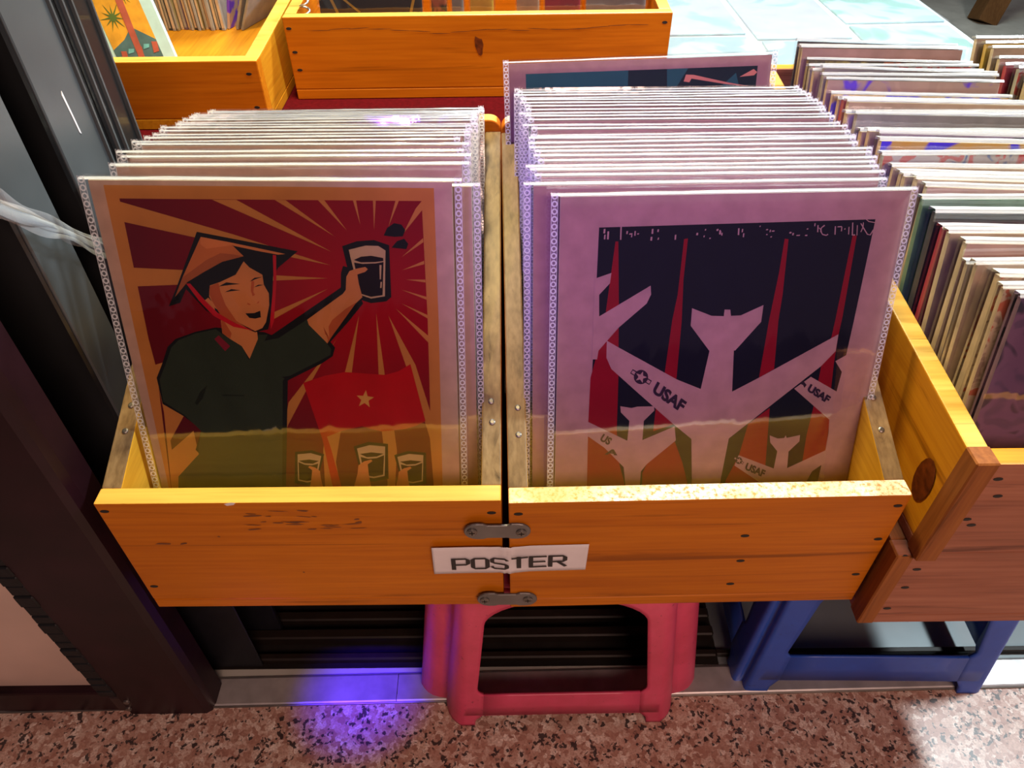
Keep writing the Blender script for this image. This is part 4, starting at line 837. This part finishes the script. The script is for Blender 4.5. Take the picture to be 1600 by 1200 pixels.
def poster(label, group, pose, w, h, key, face, edge, ml, mr, t=0.0020, art=None, fine=False, name='sleeved_poster', cat='poster', seams=(0, 1)):
    o = thing(name, label, cat, group=group, matrix=pose_matrix(*pose))
    link('board', board_mesh('b' + key, w, h, t, face, edge), o)
    if art: link('print', art, o)
    link('sleeve', sleeve_mesh('s' + key, w, h, t, ml, mr, fine), o)
    if 0 in seams: link('seam', seam_mesh('l' + key, -w / 2 - ml, -w / 2 - ml + 0.0055, h, -0.0029), o)
    if 1 in seams: link('seam', seam_mesh('r' + key, w / 2 + mr - 0.0055, w / 2 + mr, h, -0.0029), o)
    link('top_fold', fold_mesh('f' + key, w, h, t, ml, mr), o)
    return o

ZB = POSE_L[2]
pr_l = print_mesh('print', ART_L); pr_r = print_mesh('print', ART_R, TXT_R)
poster('front poster of a figure in conical hat raising a dark beer glass', 'posters in the left crate', POSE_L, 0.2734, 0.386, 'LF', KRAFT_L, EDGE_L, 0.0062, 0.0075, art=pr_l, fine=True)
poster('front poster with pale jet planes marked USAF on black and red', 'posters in the right crate', POSE_R, 0.280, 0.370, 'RF', KRAFT_R, EDGE_R, 0.0075, 0.004, art=pr_r, fine=True)
random.seed(21)
NL = 19
acc = [0.0]
for i in range(1, NL): acc.append(acc[-1] + random.choice((0.8, 0.8, 0.9, 1.0, 1.1, 1.6)))
for i in range(1, NL):
    u = acc[i] / acc[-1]
    x = -0.1885 + random.uniform(-0.003, 0.004) + (0.017 if i == 1 else 0) + (0.006 if i in (2, 3) else 0) + 0.017 * u
    hh = 0.386 - (0.012 if i == 1 else 0)
    k = i % 3
    poster('sleeved cream board poster, %s from the front in the left crate' % ORD[i], 'posters in the left crate',
           (x, 0.411 + 0.132 * u, ZB, 1.0 * (1 - u) - 0.2, 16.9 + 17.2 * u + random.uniform(-.05, .05), 0.7 * (1 - u) + random.uniform(-0.25, 0.25)),
           0.2734, hh, 'L%d%d' % (k, hh < 0.38), KRAFT_L, EDGE_L, (0.006, 0.007, 0.004)[k], (0.005, 0.007, 0.006)[k])
NR = 25
acc = [0.0]
for i in range(1, NR): acc.append(acc[-1] + random.choice((0.8, 0.8, 0.9, 1.0, 1.1, 1.6)))
for i in range(1, NR):
    u = acc[i] / acc[-1]
    x = 0.172 + random.uniform(-0.003, 0.003) - (0.015 if i == 1 else 0.008 if i < 5 else 0) - 0.018 * u
    k = i % 3; hh = 0.370
    w_ = 0.280
    poster('sleeved rose board poster, %s from the front in the right crate' % ORD[i], 'posters in the right crate',
           (x, 0.412 + 0.198 * u, ZB, 2.6 * (1 - u) - 0.2, 18.9 + 4.7 * u + random.uniform(-.05, .05), 0.8 * (1 - u) + random.uniform(-0.3, 0.3)),
           w_, hh, 'R%d' % k, KRAFT_R, EDGE_R, (0.006, 0.008, 0.005)[k], (0.005, 0.006, 0.004)[k])
# rearmost, tallest poster in the right crate shows its print
def rear_print():
    bm = bmesh.new(); y = -0.0003
    mats = [art_mat('teal', (0.025, 0.13, 0.13, 1)), art_mat('darkteal', (0.012, 0.03, 0.035, 1)), art_mat('copper', (0.75, 0.32, 0.20, 1))]
    def q(pts, m, dy=0):
        f = bm.faces.new([bm.verts.new((a, y - dy, b)) for a, b in pts]); f.material_index = m
        f.normal_update()
        if f.normal.y > 0: f.normal_flip()
    q([(-0.118, 0.05), (0.122, 0.05), (0.122, 0.372), (-0.118, 0.372)], 0)
    q([(-0.012, 0.30), (0.122, 0.30), (0.122, 0.372), (-0.012, 0.372)], 1, .0001)
    q([(0.03, 0.34), (0.05, 0.372), (0.028, 0.372)], 0, .0002); q([(0.07, 0.34), (0.10, 0.366), (0.112, 0.33)], 0, .0002)
    q([(0.046, 0.3595), (0.052, 0.3585), (0.054, 0.362), (0.09, 0.3555), (0.115, 0.3525), (0.09, 0.3575), (0.056, 0.3655), (0.048, 0.366)], 2, .0003)
    q([(0.104, 0.362), (0.118, 0.369), (0.122, 0.366), (0.119, 0.363)], 2, .0003)
    return finish(bm, 'print', mats)
poster('rearmost poster with teal and black print at the back of right crate', 'posters in the right crate', (0.1440, 0.660, ZB, 1.0, 18.5, -1.0), 0.272, 0.382, 'RB', KRAFT_R, EDGE_R, 0.005, 0.005, art=rear_print())

# ------------------------------------------------------------------ cards in the wide crate
K = lambda r, g, b: (r, g, b, 1)
CARD_FACES = {
 'kraft': plain('card_kraft', K(0.52, 0.38, 0.25), 0.6, 0, 0.1, 40), 'grey': plain('card_grey', K(0.30, 0.29, 0.27), 0.6, 0, 0.1, 40),
 'newsprint': pattern('card_newsprint', K(0.30, 0.20, 0.14), K(0.56, 0.42, 0.29), K(0.50, 0.12, 0.06), 60),
 'crimson': plain('card_crimson', K(0.38, 0.02, 0.05), 0.5, 0, 0.1, 40), 'green': plain('card_green', K(0.10, 0.22, 0.13), 0.5, 0, 0.15, 40),
 'gold': pattern('card_gold', K(0.60, 0.34, 0.06), K(0.58, 0.36, 0.10), K(0.06, 0.02, 0.75), 26), 'violet': pattern('card_violet', K(0.14, 0.05, 0.75), K(0.50, 0.36, 0.30), K(0.55, 0.40, 0.33), 26),
 'black': plain('card_black', K(0.02, 0.022, 0.028), 0.5, 0, 0.1, 40), 'camo': pattern('card_camo', K(0.30, 0.26, 0.05), K(0.06, 0.06, 0.03), K(0.45, 0.14, 0.06), 30),
 'rose': plain('card_rose', K(0.52, 0.33, 0.28), 0.6, 0, 0.08, 40), 'blue': pattern('card_blue', K(0.04, 0.09, 0.28), K(0.40, 0.36, 0.34), K(0.45, 0.05, 0.05), 50),
 'purple': pattern('card_purple', K(0.14, 0.08, 0.16), K(0.20, 0.10, 0.20), K(0.05, 0.04, 0.07), 30), 'yellow': plain('card_yellow', K(0.62, 0.40, 0.04), 0.5, 0, 0.1, 30),
}
ADJ = {'kraft': 'plain kraft', 'grey': 'grey', 'newsprint': 'newsprint patterned', 'crimson': 'crimson', 'green': 'dark green', 'gold': 'gold and violet patterned', 'violet': 'violet blotched',
       'black': 'black', 'camo': 'olive and brown printed', 'rose': 'rose brown', 'blue': 'blue and red printed', 'purple': 'dark purple', 'yellow': 'golden yellow'}
CARD_EDGE = {k: plain('card_edge_' + k, c, 0.6, 0, 0.1, 60) for k, c in {'kraft': K(0.52, 0.41, 0.27), 'grey': K(0.33, 0.31, 0.28), 'crimson': K(0.35, 0.03, 0.05), 'green': K(0.12, 0.22, 0.14), 'black': K(0.05, 0.05, 0.055), 'purple': K(0.20, 0.12, 0.18), 'yellow': K(0.5, 0.33, 0.06), 'camo': K(0.26, 0.20, 0.08)}.items()}
def card(label, group, pose, w, h, t, face, cat='card', name='sleeved_card', ml=0.003):
    o = thing(name, label, cat, group=group, matrix=pose_matrix(*pose))
    ek = face if face in CARD_EDGE else ('kraft' if face not in ('blue',) else 'grey')
    key = '%s%.3f%.3f%.4f' % (face, w, h, t)
    link('board', board_mesh('c' + key, w, h, t, CARD_FACES[face], CARD_EDGE[ek]), o)
    g = '%.3f%.3f%.4f' % (w, h, t)
    link('sleeve', sleeve_mesh('cs' + g, w, h, t, ml, ml), o)
    link('top_fold', fold_mesh('cf' + g, w, h, t, ml, ml, 0.0028), o)
    return o
ZC = 0.3715
SEQ = ['purple', 'newsprint', 'newsprint', 'kraft', 'kraft', 'rose', 'kraft', 'crimson', 'black', 'green', 'rose', 'kraft', 'kraft', 'rose', 'kraft', 'blue', 'gold', 'purple',
       'kraft', 'rose', 'grey', 'violet', 'kraft', 'crimson', 'violet', 'gold', 'violet', 'grey', 'grey', 'kraft', 'blue', 'camo', 'rose', 'camo', 'black']
HT = {}
random.seed(3)
for i, f in enumerate(SEQ):
    u = i / (len(SEQ) - 1)
    th = random.choice((0.005, 0.007, 0.009)); h = random.choice((0.206, 0.212, 0.216)) + (0.004 if u > 0.75 else 0)
    xl = 0.3725 + random.uniform(0, 0.004) + (0.003 if f in ('newsprint', 'purple') else 0)
    card('%s sleeved card, %s from the front in the long card crate' % (ADJ[f], ORD[i]), 'cards in the long card crate',
         (xl + 0.0995, 0.388 + 0.545 * u, ZC, -2.0 - 2.5 * u + random.uniform(-1.0, 1.0), 13.5 + 7 * u + random.uniform(-.8, .8), random.uniform(-1.0, 1.0)), 0.199, h, th, f)
SEQ2 = ['kraft', 'violet', 'rose', 'gold', 'kraft', 'rose', 'blue', 'crimson', 'rose', 'kraft', 'yellow', 'kraft']
for i, f in enumerate(SEQ2):
    u = i / (len(SEQ2) - 1)
    card('%s sleeved card, %s from the front in the tall bin' % (ADJ[f], ORD[i]), 'cards in the tall bin',
         (0.620 + 0.1025 + random.uniform(-.003, .003), 0.735 + 0.205 * u, ZC, -1.5 + random.uniform(-1, 1), 17 + 4 * u, random.uniform(-1, 1)), 0.205, 0.212 + (0.006 if u > .8 else 0), 0.007, f)

# ------------------------------------------------------------------ rear stock
def rear_stock():
    fl = 0.4715 + 0.0145
    row = [('black', -0.279, -0.123, 'black printed album standing in the long rear crate'), ('camo', -0.115, -0.087, 'narrow olive printed card beside the black album'),
           ('grey', -0.085, -0.062, 'narrow grey card in the long rear crate'), ('yellow', -0.058, -0.018, 'golden yellow card in the middle of the long rear crate'),
           ('kraft', 0.010, 0.049, 'kraft card left of the red star card in the rear crate'), ('crimson', 0.0515, 0.109, 'crimson card with a small star in the long rear crate'),
           ('grey', 0.112, 0.205, 'wide grey card at the right end of the long rear crate')]
    for f, x0, x1, lab in row:
        o = card(lab, 'cards in the long rear crate', ((x0 + x1) / 2, 1.150, fl, 0.4, 13, 0), x1 - x0 - 0.006, 0.165, 0.004, f, ml=0.0025)
        if f == 'crimson':
            bm = bmesh.new(); vs = []
            for i in range(10):
                a = math.pi / 2 + i * math.pi / 5; r = 0.009 if i % 2 == 0 else 0.0038
                vs.append(bm.verts.new((0.004 + r * math.cos(a), -0.0004, 0.118 + r * math.sin(a))))
            g = bm.faces.new(vs); g.normal_update()
            if g.normal.y > 0: g.normal_flip()
            link('star_print', finish(bm, 'star_print', PAPER_W), o)
        if f == 'black':
            bm = bmesh.new()
            for x, z, ww, hh, r in ((-0.055, 0.10, 0.004, 0.03, 0.4), (-0.03, 0.098, 0.003, 0.034, 0.9), (0.03, 0.11, 0.06, 0.006, 0.1), (0.062, 0.1, 0.004, 0.03, -0.3)):
                vs = [bm.verts.new((x + a * ww * math.cos(r) - b * hh * math.sin(r), -0.0004, z + a * ww * math.sin(r) + b * hh * math.cos(r))) for a, b in ((-.5, -.5), (.5, -.5), (.5, .5), (-.5, .5))]
                bm.faces.new(vs)
            link('gold_print', finish(bm, 'gold_print', CARD_FACES['yellow']), o)
    # coil of wire by the left end
    bm = bmesh.new(); pts = [(-0.289 + 0.006 * math.cos(a * 0.6), 1.135 + 0.006 * math.sin(a * 0.6), 0.5862 - 0.09 + 0.0012 * a) for a in range(0, 92)]
    add_tube(bm, pts, 0.0016, 6); tag(link('wire_spring', finish(bm, 'wire_spring', plain('bright_wire', K(0.7, 0.68, 0.64), 0.3, 0.8), True)), 'bright wire spring beside the black album in the long rear crate', 'spring')
    # thin discs cases standing edge-on in the left rear crate
    random.seed(9); x = -0.628; i = 0
    FC = ['grey', 'camo', 'kraft', 'purple', 'grey', 'kraft', 'black']
    while x < -0.497:
        th = random.uniform(0.0045, 0.0085); f = FC[i % len(FC)]
        o = thing('disc_case', '%s disc case, %s from the left, standing edge-on in rear crate' % (ADJ[f], ORD[i]), 'disc case', (x, 1.366 + random.uniform(0, 0.008), 0.4862), 0, 'disc cases in the left rear crate')
        part_box('case', o, CARD_EDGE[f] if f in CARD_EDGE else CARD_FACES[f], 0, th * 0.8, 0, 0.125, 0, 0.125, 0.0006)
        part_box('spine', o, CARD_FACES['kraft' if i % 2 else 'grey'], th * 0.15, th * 0.65, -0.0008, 0.001, 0.004, 0.121, 0)
        x += th; i += 1
    for k, (xx, rr, f) in enumerate(((-0.488, 16, 'violet'), (-0.472, 24, 'grey'), (-0.462, 27, 'grey'))):
        o = thing('disc_case', ['violet printed disc case leaning at the end of the edge-on row', 'grey disc case leaning against the violet printed case', 'grey disc case leaning rightmost in the left rear crate'][k], 'disc case', group='leaning disc cases')
        o.location = (xx, 1.372 - 0.004 * k, 0.4862); o.rotation_euler = (0, R_(rr), R_(-18))
        part_box('case', o, CARD_FACES[f], -0.005, 0, 0, 0.125, 0, 0.125, 0.0008)
    # framed palm print leaning in the corner, with a dark pack behind it
    M = pose_matrix(-0.4895, 1.035, 0.4862, 6, 22, -14)
    t = thing('framed_print', 'palm tree print with pale blue border leaning in rear crate', 'picture', matrix=M)
    part_box('frame', t, plain('pale_blue_border', K(0.50, 0.74, 0.76), 0.4, 0, 0.05), -0.046, 0.046, 0, 0.008, 0, 0.19, 0.001)
    bm = bmesh.new()
    def q(pts, m, y):
        f = bm.faces.new([bm.verts.new((a, y, b)) for a, b in pts]); f.material_index = m; f.normal_update()
        if f.normal.y > 0: f.normal_flip()
    q([(-0.030, 0.06), (0.030, 0.06), (0.030, 0.175), (-0.030, 0.175)], 0, -0.0004)
    q([(-0.030, 0.06), (0.030, 0.06), (0.030, 0.085), (0.005, 0.108), (-0.010, 0.096), (-0.030, 0.088)], 1, -0.0006)
    for cx, cz, s in ((-0.012, 0.125, 0.018), (0.012, 0.145, 0.012)):
        vs = []
        for i in range(22):
            a = i * math.pi / 11 + 0.2; r = s * (1.0 if (i // 2) % 2 else 0.8) if i % 2 == 0 else s * 0.22; vs.append((cx + r * math.cos(a), cz + r * math.sin(a) * 1.1))
        q(vs, 2, -0.0008)
    q([(-0.002, 0.065), (0.006, 0.065), (0.012, 0.175), (0.002, 0.175)], 3, -0.0010)
    for i in range(5): q([(-0.024 + i * 0.011, 0.070 + (i % 2) * 0.008), (-0.016 + i * 0.011, 0.070 + (i % 2) * 0.008), (-0.014 + i * 0.011, 0.082), (-0.021 + i * 0.011, 0.084)], 4 if i % 2 else 3, -0.0012)
    bmesh.ops.triangulate(bm, faces=bm.faces[:])
    link('print', finish(bm, 'print', [plain('print_orange', K(0.75, 0.36, 0.03), 0.5), plain('print_slate', K(0.08, 0.16, 0.17), 0.5), plain('print_palm', K(0.10, 0.16, 0.03), 0.5), plain('print_rust', K(0.45, 0.10, 0.06), 0.5), plain('print_aqua', K(0.16, 0.48, 0.50), 0.5)]), t)
    M = pose_matrix(-0.560, 1.045, 0.4862, 4, 16, -14)
    t = thing('dark_pack', 'dark plastic pack leaning left of the palm print', 'pack', matrix=M)
    part_box('pack', t, CARD_FACES['black'], -0.035, 0.03, 0, 0.02, 0, 0.17, 0.003)
    for dx in (-0.02, 0.005): part_box('pack_seam', t, CARD_FACES['grey'], dx, dx + 0.002, -0.0008, 0.001, 0.003, 0.167, 0)
rear_stock()

def flat_prints():
    tints = [('pale_sheet', K(0.36, 0.46, 0.50), K(0.46, 0.55, 0.57), K(0.30, 0.41, 0.46)), ('green_sheet', K(0.33, 0.45, 0.50), K(0.44, 0.54, 0.57), K(0.24, 0.42, 0.36)), ('blush_sheet', K(0.30, 0.42, 0.48), K(0.44, 0.53, 0.57), K(0.42, 0.42, 0.48))]
    spots = [(0.335, 1.22, 0.155, 0.25, 0, 0), (0.335, 1.50, 0.155, 0.28, 1.5, 2), (0.513, 1.20, 0.165, 0.24, -2, 0), (0.510, 1.47, 0.165, 0.27, 1, 2), (0.694, 1.25, 0.175, 0.29, -1, 1), (0.694, 1.56, 0.18, 0.29, 2, 1), (0.335, 1.80, 0.155, 0.26, 0, 0), (0.51, 1.78, 0.165, 0.28, -1, 1)]
    names = ['pale flat print nearest the long rear crate on white table', 'blush flat print behind the pale one beside the rear crate', 'pale flat print in the middle near the card crate', 'blush flat print in the middle column of white table', 'green tinted flat print behind the card crate', 'green tinted flat print at the right edge of white table', 'pale flat print farthest along the rear crate side', 'green tinted flat print at the far end of middle column']
    for (x, y, a, b, rz, k), lab in zip(spots, names):
        t = thing('flat_print', lab, 'print', (x, y, 0.4712), R_(rz), 'flat wrapped prints on the white table')
        nm, c1, c2, c3 = tints[k]
        part_box('sheet', t, pattern(nm, c1, c2, c3, 9), -a / 2, a / 2, -b / 2, b / 2, 0, 0.003, 0.0004)
        bm = bmesh.new(); nx, ny = 14, 20; rr = random.Random(int(x * 1000 + y * 77))
        g = [[bm.verts.new((-a / 2 - 0.006 + (a + 0.012) * i / nx, -b / 2 - 0.006 + (b + 0.012) * j / ny, 0.0040 + rr.uniform(0, 0.0016) * (0 < i < nx and 0 < j < ny))) for j in range(ny + 1)] for i in range(nx + 1)]
        for i in range(nx):
            for j in range(ny): bm.faces.new((g[i][j], g[i + 1][j], g[i + 1][j + 1], g[i][j + 1]))
        link('wrapping', finish(bm, 'wrapping', film('wrap_film_%s' % lab[:5], haze=0.10, rough=0.15, extra=0.05) if 'wf' not in SHARED else SHARED['wf'], True), t)
        SHARED.setdefault('wf', t.children[-1].data.materials[0])
flat_prints()

def easel():
    t = thing('wooden_easel', 'brown slanting wooden leg standing on the grey floor, far right', 'easel', (1.77, 2.93, 0))
    for k, (dx, dy) in enumerate(((0.42, 0.30), (0.75, -0.05))):
        bm = bmesh.new()
        b = Vector((0.0 if k == 0 else 0.95, 0.0, -0.002)); e = Vector((0.42, 0.30, 1.2))
        add_tube(bm, [b, e], 0.055, 4); link('leg', finish(bm, 'leg', W_BROWN), t)
    bm = bmesh.new(); add_tube(bm, [(0.2, 0.14, 0.6), (0.66, 0.17, 0.6)], 0.03, 4); link('crossbar', finish(bm, 'crossbar', W_BROWN), t)
easel()
